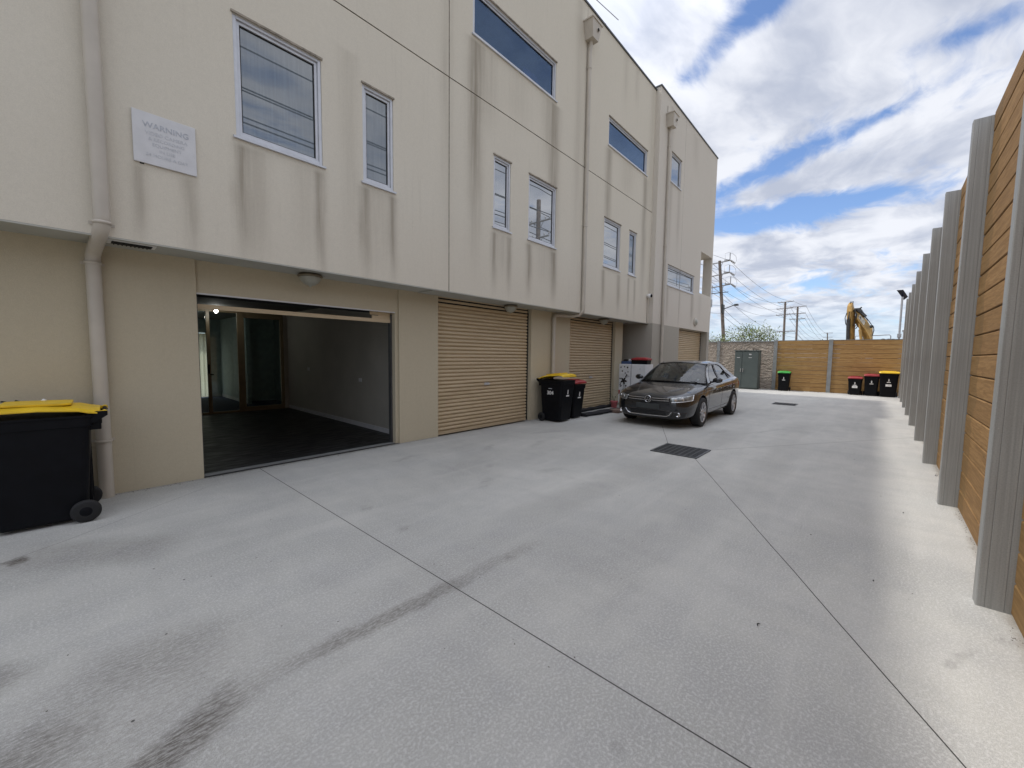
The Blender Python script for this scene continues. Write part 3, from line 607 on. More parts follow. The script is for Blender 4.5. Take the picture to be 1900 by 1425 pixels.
roller(9.00, 11.43, 2.53, YG + .11, 'closed beige roller door behind the wheelie bins')
roller(15.08, 18.35, 2.60, YB + .27, 'beige roller door at the far end behind the car')
# lifted curtain of the open garage
m = MB(); m.box(1.10, 3.72, YG + .13, YG + .165, 2.06, 2.115)
z = 2.115
while z < 2.24:
    m.box(3.42 + random.uniform(-.1, .1), 3.72, YG + .14, YG + .155, z, z + .05); m.box(3.5, 3.72, YG + .146, YG + .15, z + .05, z + .062); z += .062
rl = wpart(m, 'roller_door', M['roller'], BX); rl['label'] = 'rolled up beige door of the open garage'
m = MB(); m.tube([(1.10, YG + .42, 2.40), (3.70, YG + .42, 2.40)], .17, 20); wpart(m, 'curtain_roll', M['dark'], rl)
m = MB(); m.box(3.712, 3.738, YG + .12, YG + .2, 0, 2.2); wpart(m, 'door_guide', M['meter'], rl)
m = MB(); m.box(1.074, 1.10, YG + .12, YG + .2, 0, 2.2); wpart(m, 'door_guide', M['meter'], rl)
m = MB(); m.box(1.072, 3.74, YG + .031, YG + .05, 2.222, 2.24); wpart(m, 'lintel_angle', M['offwhite'], rl)

# open garage interior
GI = MB(); x0, x1, y0, y1 = 0.2, 4.12, YG + .2, 12.0
GI.box(x1, x1 + .1, y0 + .5, 12.3, 0, 2.62); GI.box(x1 + .14, x1 + .3, y0 - .04, y0 + .5, 0, 2.62); GI.box(x0 - .1, x0, y0, 12.3, 0, 2.62)
GI.box(x0, 1.9, 11.98, 12.1, 0, 2.62); GI.box(4.0, x1, 12.0, 12.1, 0, 2.62); GI.box(1.9, 4.0, 11.98, 12.1, 2.56, 2.62)
GI.box(3.74, 4.3, y0 - .06, y0 - .045, 0, 2.3)
part(GI, 'garage_wall', M['interior'])
m = MB(); m.box(x1 - .015, x1 - .001, 6.8, 11.97, 0.0, .09); m.box(x1 - .012, x1 - .001, 6.66, 6.72, .0, 2.3); part(m, 'skirting', M['offwhite'])
m = MB(); m.box(x0, x1 + .3, y0, 12.0, 2.60, 2.66); part(m, 'garage_ceiling', M['ceiling'])
m = MB(); m.quad((x0 - .1, YG + .0, 0.002), (4.4, YG + .0, 0.002), (4.4, 12.1, 0.002), (x0 - .1, 12.1, .002)); part(m, 'garage_floor', M['gfloor'], fix=False)
m = MB(); m.box(1.08, 3.73, YG + .06, YG + .16, .003, .012); part(m, 'threshold_strip', M['concretepost'])
# glazed sliding door at the back of the garage
m = MB(); F = lambda a, b, c, d, y=11.95: m.box(a, b, y, y + .06, c, d)
F(1.9, 4.0, 2.50, 2.56); F(1.9, 4.0, 0.0, .05); F(1.9, 1.95, .05, 2.5); F(2.30, 2.37, .05, 2.5, 11.93); F(2.93, 3.08, .05, 2.5, 11.92); F(3.92, 4.0, .05, 2.5); F(3.08, 3.92, 2.40, 2.5); F(3.08, 3.92, .05, .12)
sd_ = wpart(m, 'sliding_door', M['doorframe'], BX, bevel=.004)
m = MB(); m.box(1.95, 2.30, 11.975, 11.981, .05, 2.5); m.box(2.37, 2.93, 11.975, 11.981, .05, 2.5); m.box(3.08, 3.92, 11.975, 11.981, .12, 2.4); wpart(m, 'pane', M['glassdoor'], sd_)
m = MB(); m.box(2.31, 2.335, 11.90, 11.93, 1.0, 1.22); m.box(2.345, 2.41, 11.905, 11.925, .96, .99); wpart(m, 'door_handle', M['black'], sd_)
# room beyond
m = MB()
m.box(3.55, 3.65, 13.6, 16.6, 0, 2.62); m.box(-1.5, 1.7, 16.5, 16.6, 0, 2.62); m.box(3.2, 3.55, 16.5, 16.6, 0, 2.62); m.box(1.7, 3.2, 16.5, 16.6, 2.15, 2.62); m.box(4.5, 4.6, 12.1, 16.6, 0, 2.62); m.box(-1.6, -1.5, 12.1, 16.6, 0, 2.62); m.box(3.65, 4.5, 14.3, 14.4, 0, 2.62)
part(m, 'room_wall', M['roomwall'])
m = MB(); m.box(-1.6, 4.6, 12.1, 16.61, 2.6, 2.66); part(m, 'room_ceiling', M['ceiling'])
m = MB(); m.quad((-1.6, 12.1, 0.004), (4.6, 12.1, .004), (4.6, 16.6, .004), (-1.6, 16.6, .004)); part(m, 'room_floor', M['carpet'], fix=False)
m = MB(); m.box(3.535, 3.549, 13.6, 16.49, .005, .1); m.box(3.2, 3.535, 16.485, 16.499, .005, .1); part(m, 'skirting', M['offwhite'])
# sunlit courtyard window with a sheer curtain at the back of that room
cm_, t_, b_ = base_mat('sheer_curtain'); b_.inputs['Base Color'].default_value = (0.8, 0.76, 0.62, 1); b_.inputs['Roughness'].default_value = 0.9; b_.inputs['Transmission Weight'].default_value = 0.0
tl_ = t_.new('ShaderNodeBsdfTranslucent'); tl_.inputs[0].default_value = (0.8, 0.76, 0.62, 1); mx_ = t_.new('ShaderNodeMixShader'); mx_.inputs[0].default_value = .6
t_.l.new(b_.outputs[0], mx_.inputs[1]); t_.l.new(tl_.outputs[0], mx_.inputs[2]); t_.l.new(mx_.outputs[0], t_.n['Material Output'].inputs[0])
n = 60; m = MB(); vs = []
for i in range(n + 1):
    x = 1.72 + 1.46 * i / n; y = 16.42 + .025 * math.sin(i * 1.3); vs += [(x, y, .05), (x, y, 2.12)]
m.add(vs, [(2 * i, 2 * i + 2, 2 * i + 3, 2 * i + 1) for i in range(n)], True)
tag(m.build('sheer_curtain', cm_, fix=False), 'pale backlit curtain in the room behind the open garage', 'curtain')

# small garage fittings
def bulb(x, y, z, label):
    e = empty('light_bulb', (x, y, z)); tag(e, label, 'light bulb', 'bare bulbs in and behind the garage')
    m = MB(); m.lathe([(0.001, 0), (.045, -.002), (.045, -.02), (.03, -.035), (.025, -.06)], (0, 0, 0)); m.build('lamp_holder', M['white'], e)
    m = MB(); m.lathe([(0.02, -.06), (.03, -.08), (.036, -.105), (.028, -.135), (.001, -.145)], (0, 0, 0)); m.build('bulb', M['bulb'], e)
    l = bpy.data.lights.new('bulb_light', 'POINT'); l.energy = 1.2; l.color = (.95, 1, .95); l.shadow_soft_size = .05; lo = bpy.data.objects.new('bulb_light', l); COL.objects.link(lo); lo.parent = e; lo.location = (0, 0, -.2)
bulb(2.42, 11.5, 2.585, 'bare lit bulb on the garage ceiling in front of the glass door')
bulb(2.25, 13.6, 2.60, 'bare lit bulb on the ceiling behind the glass door')
for yy, zz, lb in [(7.95, .98, 'white wall socket nearest the garage opening'), (10.6, 1.12, 'white wall socket deeper inside the garage near the glass door')]:
    m = MB(); m.box(4.108, 4.119, yy - .06, yy + .06, zz - .035, zz + .04); m.box(4.102, 4.108, yy - .035, yy - .01, zz - .01, zz + .01); m.box(4.102, 4.108, yy + .01, yy + .035, zz - .01, zz + .01)
    tag(m.build('wall_socket', M['offwhite'], bevel=.003), lb, 'socket', 'wall sockets in the garage')
m = MB(); m.box(4.10, 4.259, 6.40, 6.56, 1.13, 1.40); m.box(4.12, 4.25, 6.385, 6.40, 1.16, 1.37); tag(m.build('switch_box', M['electricyellow'], bevel=.008), 'yellow box on the wall just inside the open garage', 'control box')
m = MB(); m.tube([(4.24, 6.45, 2.0), (4.2, 6.42, 1.9), (4.1, 6.42, 1.86), (4.06, 6.42, 1.75), (4.08, 6.42, 1.66), (4.2, 6.42, 1.62), (4.25, 6.45, 1.62)], .008, 8); m.box(4.18, 4.25, 6.42, 6.48, 1.95, 2.03)
tag(m.build('cable', M['black']), 'black looped cable above the yellow box inside the garage', 'cable')

# downpipes
def clip(m, x, y, z, r, wy):
    m.lathe([(r + .001, -.014), (r + .008, -.012), (r + .008, .012), (r + .001, .014)], (x, y, z)); m.box(x - .012, x + .012, y, wy, z - .012, z + .012); m.box(x - r - .03, x + r + .03, wy - .006, wy - .001, z - .014, z + .014)
def rainhead(x0, Y, zt, d=.25, wt=.41, ht=.36, parent=None):
    m = MB(); wb = .25; c = x0 + wt / 2; db = .21
    a = [(c - wt / 2, Y - d, zt), (c + wt / 2, Y - d, zt), (c + wt / 2, Y - .002, zt), (c - wt / 2, Y - .002, zt)]
    b = [(c - wb / 2, Y - db, zt - ht), (c + wb / 2, Y - db, zt - ht), (c + wb / 2, Y - .002, zt - ht), (c - wb / 2, Y - .002, zt - ht)]
    m.loft([b, a], smooth=False); m.box(c - wt / 2 - .02, c + wt / 2 + .02, Y - d - .02, Y - .001, zt - .0, zt + .035)
    m.lathe([(.035, -.008), (.045, -.006), (.045, .006), (.035, .008)], (c + .05, Y - d + .012, zt - .15), 'Y', 16)
    o = wpart(m, 'rain_head', M['pipe'], parent, bevel=.006)
    m = MB(); m.lathe([(.034, -.01), (.034, .0), (.001, .0)], (c + .05, Y - d + .002, zt - .15), 'Y', 16)
    wpart(m, 'overflow_hole', M['dark'], parent)
    return c
# left
m = MB(); r = .058
m.tube([(0.29, YA - .075, ZA), (0.29, YA - .075, 2.78), (0.29, YA - .07, 2.70), (.275, YA - .02, 2.63), (.25, 5.80, 2.55), (.238, 5.895, 2.49), (.235, 5.905, 2.40), (.235, 5.905, 0.0)], r, 20)
clip(m, .29, YA - .075, 2.72, r, YA); clip(m, .235, 5.905, .60, r, YG); clip(m, .235, 5.905, 2.42, r, YG); clip(m, .29, YA - .075, 6.4, r, YA)
o = wpart(m, 'downpipe', M['pipe'], BX); o['label'] = 'downpipe left of the open garage'
# middle
m = MB(); r = .045; c = 8.635
m.tube([(c, YA - .10, 9.0), (c, YA - .06, 8.7), (c, YA - .06, 2.70), (c, YA - .05, 2.64), (c - .02, YA + .05, 2.56), (c - .06, YA + .2, 2.54), (c - .3, 5.86, 2.545), (8.25, 5.90, 2.545), (8.17, 5.91, 2.52), (8.14, 5.915, 2.44), (8.14, 5.915, 0.0)], r, 18)
for z in (4.7, 8.35): clip(m, c, YA - .06, z, r, YA)
o = wpart(m, 'downpipe', M['pipe'], BX); o['label'] = 'middle downpipe with a rain head under the parapet'
rainhead(8.43, YA, 9.30, parent=o)
# far
m = MB(); c = 13.32
m.tube([(c, YB - .10, 8.95), (c, YB - .06, 8.7), (c, YB - .06, 0.0)], r, 16)
for z in (5.15, 8.3): clip(m, c, YB - .06, z, r, YB)
o = wpart(m, 'downpipe', M['pipe'], BX); o['label'] = 'far downpipe on the end block'
rainhead(13.10, YB, 9.22, parent=o)
m = MB(); m.tube([(13.16, YB - .02, 9.26), (13.16, YB - .02, 9.5)], .008, 6); wpart(m, 'overflow_wire', M['joint'], o)

# soffit lights
def soffit_light(x, y, z, label):
    e = empty('ceiling_light', (x, y, z)); tag(e, label, 'ceiling light', 'round lights under the overhang')
    m = MB(); m.lathe([(.001, 0), (.12, 0), (.155, -.022), (.16, -.04), (.135, -.05)], (0, 0, 0), n=32); m.build('fitting', M['fixture'], e)
    m = MB(); m.lathe([(.135, -.04), (.125, -.085), (.10, -.12), (.06, -.15), (.018, -.16), (.012, -.178), (.001, -.18)], (0, 0, 0), n=32); m.build('lamp_shade', M['diffuser'], e)
soffit_light(2.30, 5.80, 2.62, 'round bowl ceiling light above the open garage')
soffit_light(6.47, 5.86, 2.62, 'round bowl ceiling light above the closed door nearest the open garage')
soffit_light(10.41, 5.80, 2.62, 'round bowl ceiling light above the door behind the bins')
e = empty('wall_light', (16.73, YB, 2.93)); tag(e, 'round bulkhead light on the wall above the far roller door', 'wall light')
m = MB(); m.lathe([(.001, 0), (.15, 0), (.16, -.03), (.12, -.05)], (0, 0, 0), 'Y', 28); m.build('fitting', M['pipe'], e)
m = MB(); m.lathe([(.12, -.045), (.10, -.08), (.05, -.10), (.001, -.105)], (0, 0, 0), 'Y', 28); m.build('lamp_shade', M['diffuser'], e)
# security camera
e = empty('security_camera', (12.50, YA, 3.47)); tag(e, 'small white dome security camera on the wall beside the end block', 'security camera')
m = MB(); m.lathe([(.001, 0), (.05, 0), (.05, -.03), (.065, -.04), (.07, -.09), (.055, -.13)], (0, 0, 0), 'Y', 20); m.build('housing', M['white'], e)
m = MB(); m.lathe([(.055, -.125), (.045, -.155), (.02, -.17), (.001, -.173)], (0, 0, 0), 'Y', 20); m.build('lens_dome', M['black'], e)
m = MB(); m.tube([(12.5, YA - .008, 3.40), (12.52, YA - .008, 2.62)], .007, 6); wpart(m, 'cable', M['joint'], e)
# warning sign
e = empty('warning_sign', (0.78, YA, 3.63)); tag(e, 'faded white rectangular warning sign between the left downpipe and the large window', 'sign')
m = MB(); m.box(-.245, .245, -.022, -.006, -.245, .245); m.build('board', M['offwhite'], e, bevel=.004)
m = MB(); m.box(-.2, -.17, -.006, -.0005, -.255, -.215); m.build('bracket', M['dark'], e); m = MB(); m.box(.17, .2, -.006, -.0005, -.24, .2); m.build('bracket', M['dark'], e)
rows = [('WARNING', .074, .105, 'signink', .0012), ('VIDEO CAMERA', .046, .04, 'signink2', 0), ('& RECORDING', .042, -.012, 'signink2', 0), ('EQUIPMENT', .042, -.062, 'signink2', 0), ('IN USE', .042, -.112, 'signink2', 0), ('24 HOURS A DAY', .042, -.165, 'signink2', 0)]
for (t, s, z, mm, bo) in rows: text_mesh(t, s, 'lettering', M[mm], e, face_negY(0.01, -.0235, z), .0006, bo)
# roof aerial rods
e = empty('roof_aerial', (10.4, 6.3, ZA - .15)); tag(e, 'thin metal aerial rods rising above the parapet', 'aerial')
m = MB(); m.tube([(8.6, 6.3, 11.14), (11.65, 6.3, 11.69)], .012, 6); wpart(m, 'rod', M['polesteel'], e)
m = MB(); m.tube([(9.2, 5.8, 10.16), (10.05, 5.8, 10.38)], .012, 6); wpart(m, 'rod', M['polesteel'], e)
m = MB(); m.tube([(9.3, 6.3, ZA - .15), (9.3, 6.3, 11.3)], .018, 8); m.tube([(9.3, 6.3, 10.2), (9.3, 5.8, 10.18)], .01, 6); wpart(m, 'mast', M['polesteel'], e)

# ------------------------------------------------------------------ fences
fy = lambda X: -0.581 - 0.0168 * (X - 3.8)
PX = [-0.95, 1.42, 3.80, 6.22, 8.57, 10.87, 13.30, 15.70, 18.15, 20.45, 22.60]
HF = 3.97
FR = empty('sleeper_fence', (10, -0.8, 0)); tag(FR, 'tall timber sleeper wall with galvanised steel posts along the right side', 'fence')
def boards(m, L, H, th, bh=.2):
    """horizontal sleepers with chamfered edges, local x 0..L, front face at y=0 looking +Y"""
    k_ = int(round(H / bh))
    for i in range(k_):
        z0, z1 = i * bh + .002, (i + 1) * bh - .002; c = .009
        dy = random.uniform(-.003, .003)
        pr = [(-c + dy, z0), (dy, z0 + c), (dy, z1 - c), (-c + dy, z1), (-th, z1), (-th, z0)]
        m.loft([[(0, p[0], p[1]) for p in pr], [(L, p[0], p[1]) for p in pr]], smooth=False)
for i in range(len(PX) - 1):
    a, b = PX[i], PX[i + 1]; ya, yb = fy(a) - .145, fy(b) - .145
    L = math.hypot(b - a, yb - ya); m = MB(); boards(m, L, 3.9, .075)
    o = m.build('timber_panel', M['wood']); o.location = (a, ya, 0); o.rotation_euler = (0, 0, math.atan2(yb - ya, b - a)); o.parent = FR
    o.matrix_parent_inverse = Matrix.Translation(-Vector(FR.location))
    m = MB(); m.box(0, L, -.06, -.02, 3.9, 3.905)
pm = MB()
W, DP = .17, .165
rb = lambda y0: [(0.0, y0 + .004), (0.007, y0 + .001), (0.007, y0 - .006), (0.0, y0 - .009)]
pts = [(0.005, 0.0), (0.0015, -.0015), (0.0, -.005)]
for q in (-.038, -.118): pts += [(0.0, q + .0025), (0.0012, q + .0012), (0.0012, q - .0012), (0.0, q - .0025)]
pts += [(0.0, -DP), (0.09, -DP), (0.10, -.02), (0.10, -.006), (0.095, 0.0)]
pm.prism(pts, lambda x, y: (x, y, -.02), lambda x, y: (x, y, HF))
p0 = pm.build('steel_post', M['galv'])
for i, X in enumerate(PX):
    o = p0 if i == 0 else p0.copy()
    if i: COL.objects.link(o)
    o.location = (X, fy(X), 0); o.parent = FR; o.matrix_parent_inverse = Matrix.Translation(-Vector(FR.location))
    o.scale = (1, 1, 1 + random.uniform(-.004, .006)); o.rotation_euler = (random.uniform(-.0015, .0015), random.uniform(-.002, .002), 0)

XW = 23.42
FF = empty('boundary_wall', (XW, 3, 0)); tag(FF, 'lower end wall of timber sleepers and textured concrete panels closing off the yard', 'fence')
def xboards(y0, y1, H, mat, name, stone_=False):
    m = MB(); n_ = int(round(H / .2))
    if stone_:
        # rough faced panel: displaced grid
        nx, nz = int((y1 - y0) / .05), int(H / .05); vs = []
        rnd = random.Random(3)
        for j in range(nz + 1):
            for i in range(nx + 1):
                yy, zz = y0 + (y1 - y0) * i / nx, H * j / nz
                d = .006 * math.sin(yy * 7.3 + 3 * math.sin(zz * 6.1 + yy)) * math.sin(zz * 17 + 4 * math.sin(yy * 2.3)) + rnd.uniform(-.010, .010)
                vs.append((XW + d, yy, zz))
        m.add(vs, [(j * (nx + 1) + i, j * (nx + 1) + i + 1, (j + 1) * (nx + 1) + i + 1, (j + 1) * (nx + 1) + i) for j in range(nz) for i in range(nx)])
        m.box(XW + .05, XW + .12, y0, y1, 0, H)
    else:
        for i in range(n_):
            z0, z1 = i * .2 + .002, (i + 1) * .2 - .002; c = .009; dx_ = random.uniform(-.003, .003)
            pr = [(XW + c + dx_, z0), (XW + dx_, z0 + c), (XW + dx_, z1 - c), (XW + c + dx_, z1), (XW + .08, z1), (XW + .08, z0)]
            m.loft([[(p[0], y0, p[1]) for p in pr], [(p[0], y1, p[1]) for p in pr]], smooth=False)
    wpart(m, name, mat, FF)
# timber material reads along local x, so these panels use their own orientation
mw, tw, bw = base_mat('treated_sleeper_across')
oc = tw.new('ShaderNodeTexCoord').outputs['Object']; x_, y_, z_ = tw.sep(oc)[:3]
bd_ = tw.m('FLOOR', tw.m('DIVIDE', z_, 0.2)); wn_ = tw.new('ShaderNodeTexWhiteNoise', noise_dimensions='2D'); tw.l.new(tw.comb(bd_, tw.m('FLOOR', tw.m('DIVIDE', y_, 2.1)), 0), wn_.inputs['Vector'])
q_ = tw.vm('ADD', oc, tw.comb(0, tw.m('MULTIPLY', wn_.outputs['Value'], 20), 0))
g_ = tw.noise(tw.scl(q_, (1, .5, 8)), 4, 6, .65, .6); g2_ = tw.noise(tw.scl(q_, (1, .4, 12)), 14, 3, .6)
c_ = tw.mix(tw.step(g_, .33, .68), (0.29, 0.16, 0.05, 1), (0.46, 0.285, 0.11, 1)); c_ = tw.mix(tw.step(g2_, .4, .7, 0, .35), c_, (0.15, .075, .02, 1))
c_ = tw.mix(tw.step(wn_.outputs['Value'], 0, 1, 0, .3), c_, (.26, .14, .045, 1)); kn_ = tw.new('ShaderNodeTexVoronoi'); tw.l.new(tw.scl(q_, (1, 1, 2.2)), kn_.inputs['Vector']); kn_.inputs['Scale'].default_value = 2.2
c_ = tw.mix(tw.step(kn_.outputs['Distance'], .02, .07, .7, 0), c_, (.09, .05, .02, 1))
ed_ = tw.m('ABSOLUTE', tw.m('SUBTRACT', tw.m('FRACT', tw.m('DIVIDE', z_, 0.2)), 0.5)); c_ = tw.mix(tw.step(ed_, .43, .485, 0, .8), c_, (.10, .055, .018, 1))
tw.l.new(c_, bw.inputs['Base Color']); bw.inputs['Roughness'].default_value = .75; tw.l.new(tw.bump(g2_, .3, .005), bw.inputs['Normal'])
xboards(-.93, 1.40, 2.35, mw, 'timber_panel'); xboards(1.44, 3.53, 2.35, mw, 'timber_panel')
xboards(3.57, 6.10, 2.35, M['stone'], 'textured_panel', True); xboards(6.16, 8.6, 2.35, M['stone'], 'textured_panel', True); xboards(8.66, 11.2, 2.35, M['stone'], 'textured_panel', True)
m = MB(); m.box(XW - .005, XW + .10, -1.0, 3.5, 2.402, 2.42); m.box(XW - .03, XW + .14, 3.6, 11.2, 2.352, 2.40); wpart(m, 'capping', M['concretepost'], FF)
pm = MB(); hw, fl = .075, .012
pm.prism([(-.05, -hw), (-.05 + fl, -hw), (-.05 + fl, -.01), (.1, -.01), (.1, -hw), (.112, -hw), (.112, hw), (.1, hw), (.1, .01), (-.05 + fl, .01), (-.05 + fl, hw), (-.05, hw)], lambda x, y: (x, y, 0), lambda x, y: (x, y, 2.44))
p0 = pm.build('steel_post', M['concretepost'])
for i, Y in enumerate([1.42, 3.55, 6.13, 8.63]):
    o = p0 if i == 0 else p0.copy()
    if i: COL.objects.link(o)
    o.location = (XW, Y, 0); o.parent = FF; o.matrix_parent_inverse = Matrix.Translation(-Vector(FF.location))

# ------------------------------------------------------------------ wheelie bins
def rrect(a, b, r, n=5):
    out = []
    for (sx, sy, a0) in [(1, 1, 0), (-1, 1, PI / 2), (-1, -1, PI), (1, -1, 1.5 * PI)]:
        for i in range(n + 1):
            t = a0 + PI / 2 * i / n; out.append((sx * (a - r) + r * math.cos(t), sy * (b - r) + r * math.sin(t)))
    return out
def wheelie_bin(loc, rz, H, Wd, Dp, lid, label, lid_open=0.0, marks=None, wheel_r=.1):
    """front faces local +x, handle and wheels at -x"""
    e = empty('wheelie_bin', loc, rz); tag(e, label, 'wheelie bin', 'black wheelie bins with coloured lids')
    m = MB(); hb = H * .91; rings = []
    for (z, a, b) in [(.03, .37, .38), (.05, .385, .40), (hb * .5, .43, .445), (hb - .10, .465, .475), (hb - .10, .49, .495), (hb - .02, .495, .50), (hb - .02, .51, .515), (hb, .51, .515)]:
        off = .02 * (z / hb); rings.append([(p[0] + off, p[1], z) for p in rrect(Dp * a, Wd * b, .05)])
    m.loft(rings, smooth=False)
    # handle block and back ribs
    m.box(-Dp * .50 - .03, -Dp * .40, -Wd * .40, -Wd * .30, hb - .14, hb - .005); m.box(-Dp * .50 - .03, -Dp * .40, Wd * .30, Wd * .40, hb - .14, hb - .005)
    m.box(-Dp * .385 - .03, -Dp * .36, -Wd * .30, -Wd * .26, .12, hb - .12); m.box(-Dp * .385 - .03, -Dp * .36, Wd * .26, Wd * .30, .12, hb - .12)
    m.build('body', M['black'], e, bevel=.006)
    m = MB(); m.tube([(-Dp * .50 - .055, -Wd * .44, hb + .01), (-Dp * .50 - .055, Wd * .44, hb + .01)], .016, 12)
    for s in (-1, 1): m.prism([(-Dp * .50 - .075, hb + .028), (-Dp * .42, hb + .03), (-Dp * .40, hb - .06), (-Dp * .48, hb - .075), (-Dp * .50 - .075, hb - .01)], lambda x, z: (x, s * Wd * .44 - .012, z), lambda x, z: (x, s * Wd * .44 + .012, z))
    m.build('handle', M['black'], e, bevel=.003)
    hx, hz = -Dp * .50 - .055, hb + .015
    L = Dp * 1.02 + .075
    m = MB(); rings = []
    lidp = [(.03, .0, .86), (.10, .012, .98), (.16, .03, 1.0), (.5 * L, .045, 1.02), (L * .86, .035, 1.02), (L * .97, .012, .99), (L, -.012, .96)]
    top = [[(x, -Wd * .52 * f, z - .012), (x, -Wd * .52 * f, z), (x, -Wd * .46 * f, z + .018), (x, -Wd * .25 * f, z + .028), (x, 0, z + .03), (x, Wd * .25 * f, z + .028), (x, Wd * .46 * f, z + .018), (x, Wd * .52 * f, z), (x, Wd * .52 * f, z - .012)] for (x, z, f) in lidp]
    m.loft(top, close=True, smooth=False)
    # raised panel and hinge lugs
    m.prism(rrect(L * .26, Wd * .34, .05), lambda x, y: (x + L * .52, y, .07), lambda x, y: (x + L * .52, y, .088))
    for s in (-1, 1): m.lathe([(.001, -.02), (.022, -.02), (.022, .02), (.001, .02)], (.0, s * Wd * .40, 0), 'Y', 14); m.box(.0, .08, s * Wd * .40 - .02, s * Wd * .40 + .02, -.012, .014)
    # flat lip
    lo = m.build('lid', lid, e, bevel=.004); lo.location = (hx, 0, hz); lo.rotation_euler = (0, -lid_open - .02, 0)
    for s in (-1, 1):
        m = MB(); cx = -Dp * .36; y = s * (Wd * .46)
        m.lathe([(wheel_r * .35, -.025), (wheel_r * .8, -.027), (wheel_r * .97, -.02), (wheel_r, -.008), (wheel_r, .008), (wheel_r * .97, .02), (wheel_r * .8, .027), (wheel_r * .35, .025)], (cx, y, wheel_r), 'Y', 28)
        wo_ = m.build('wheel', M['rubber'], e)
        m = MB(); m.lathe([(.001, -.03), (wheel_r * .30, -.028), (wheel_r * .62, -.02), (wheel_r * .66, 0), (wheel_r * .62, .02), (wheel_r * .30, .028), (.001, .03)], (cx, y, wheel_r), 'Y', 20); m.build('hub', M['black'], wo_)
    m = MB(); m.tube([(-Dp * .36, -Wd * .44, wheel_r), (-Dp * .36, Wd * .44, wheel_r)], .012, 8); m.build('axle', M['steel'], e)
    fx = lambda z: Dp * (.385 + (.465 - .385) * (z - .05) / (hb - .15)) + .02 * z / hb
    sy = lambda z: Wd * (.40 + (.475 - .40) * (z - .05) / (hb - .15))
    if marks:
        for mk in marks:
            if mk == 'logo':
                z = hb * .72; m = MB(); ys = .0
                for (zz, rr, sx) in [(z + .035, .022, .8), (z, .03, .7), (z - .03, .024, .8)]:
                    m.prism([(rr * sx * math.cos(q * PI / 8), rr * math.sin(q * PI / 8)) for q in range(16)], lambda y, h: (fx(zz + h) + .002, ys + y, zz + h), lambda y, h: (fx(zz + h) + .004, ys + y, zz + h))
                m.box(fx(z - .085) + .001, fx(z - .085) + .006, ys - .06, ys + .06, z - .10, z - .072)
                m.build('council_logo', M['white'], e)
            if mk == 'sticker':
                z = hb * .50; m = MB(); m.box(fx(z) - .001, fx(z + .04) + .005, -.09, .09, z - .045, z + .045); m.build('sticker', M['white'], e)
                m = MB(); m.box(fx(z + .04) + .005, fx(z + .04) + .0065, -.02, .05, z - .012, z + .012); m.build('print', M['signink'], e)
            if mk.startswith('num'):
                z = hb * .66; n_ = mk[3:]; th = math.atan2((.475 - .40) * Wd, hb - .15)
                mat_ = Matrix.Translation((0, -sy(z) - .004, z)) @ Matrix.Rotation(PI / 2 - th * 0, 4, 'X')
                text_mesh(n_, .12, 'number_marking', M['white'], e, mat_, .004, .003)
                m = MB(); m.box(-.05, .05, -sy(z + .14) - .003, -sy(z + .14) + .01, z + .13, z + .145); m.build('name_strip', M['signink'], e)
    return e
bn = wheelie_bin((-.17, 5.46, 0), PI - R(3), 1.06, .58, .70, M['yellowlid'], 'large black bin with a yellow lid standing beside the left downpipe')
wheelie_bin((7.76, 5.52, 0), -PI / 2 + R(2), 1.07, .58, .66, M['yellowlid'], 'large black bin numbered 304 with a slightly open yellow lid before the closed garage doors', .10, ['logo', 'num304'])
wheelie_bin((8.42, 5.55, 0), -PI / 2 - R(3), .93, .48, .54, M['redlid'], 'smaller black bin with a red lid tucked behind the yellow lidded 304 bin', .03, ['logo', 'num16'])
wheelie_bin((22.95, 3.06, 0), PI + R(2), .93, .49, .52, M['greenlid'], 'black bin with a green lid against the end wall', 0.0, ['logo'], .09)
wheelie_bin((22.95, .47, 0), PI - R(2), .78, .48, .48, M['redlid'], 'shortest black bin with a red lid and a white sticker, by the end wall', 0.0, ['logo', 'sticker'], .09)
wheelie_bin((22.95, -.05, 0), PI + R(1), .92, .49, .52, M['redlid'], 'black red lidded bin between the short red lidded one and the wide yellow one', 0.0, ['logo'], .09)
wheelie_bin((22.9, -.58, 0), PI, 1.07, .60, .66, M['yellowlid'], 'wide black bin with a yellow lid and a white sticker in the far corner', 0.0, ['logo', 'sticker'])
# bits left on the near bin lid
for i, (dx_, dy_, mm, lb) in enumerate([(-.33, .18, 'black', 'small dark scrap on the near yellow lid, left one'), (-.26, .18, 'black', 'small dark scrap on the near yellow lid, right one'), (-.10, .16, 'white', 'crumpled white scrap of plastic on the near yellow lid')]):
    m = MB(); x, y, z = -.05 + dx_, 5.50 + dy_, 1.068
    m.add([(x + random.uniform(-.012, .012) + a, y + b, z + c + random.uniform(0, .008)) for (a, b, c) in [(-.015, -.01, 0), (.015, -.01, 0), (.02, .012, .002), (-.012, .014, .004), (0, 0, .016)]], [(0, 1, 4), (1, 2, 4), (2, 3, 4), (3, 0, 4), (0, 3, 2, 1)])
    tag(m.build('litter', M[mm]), lb, 'litter')

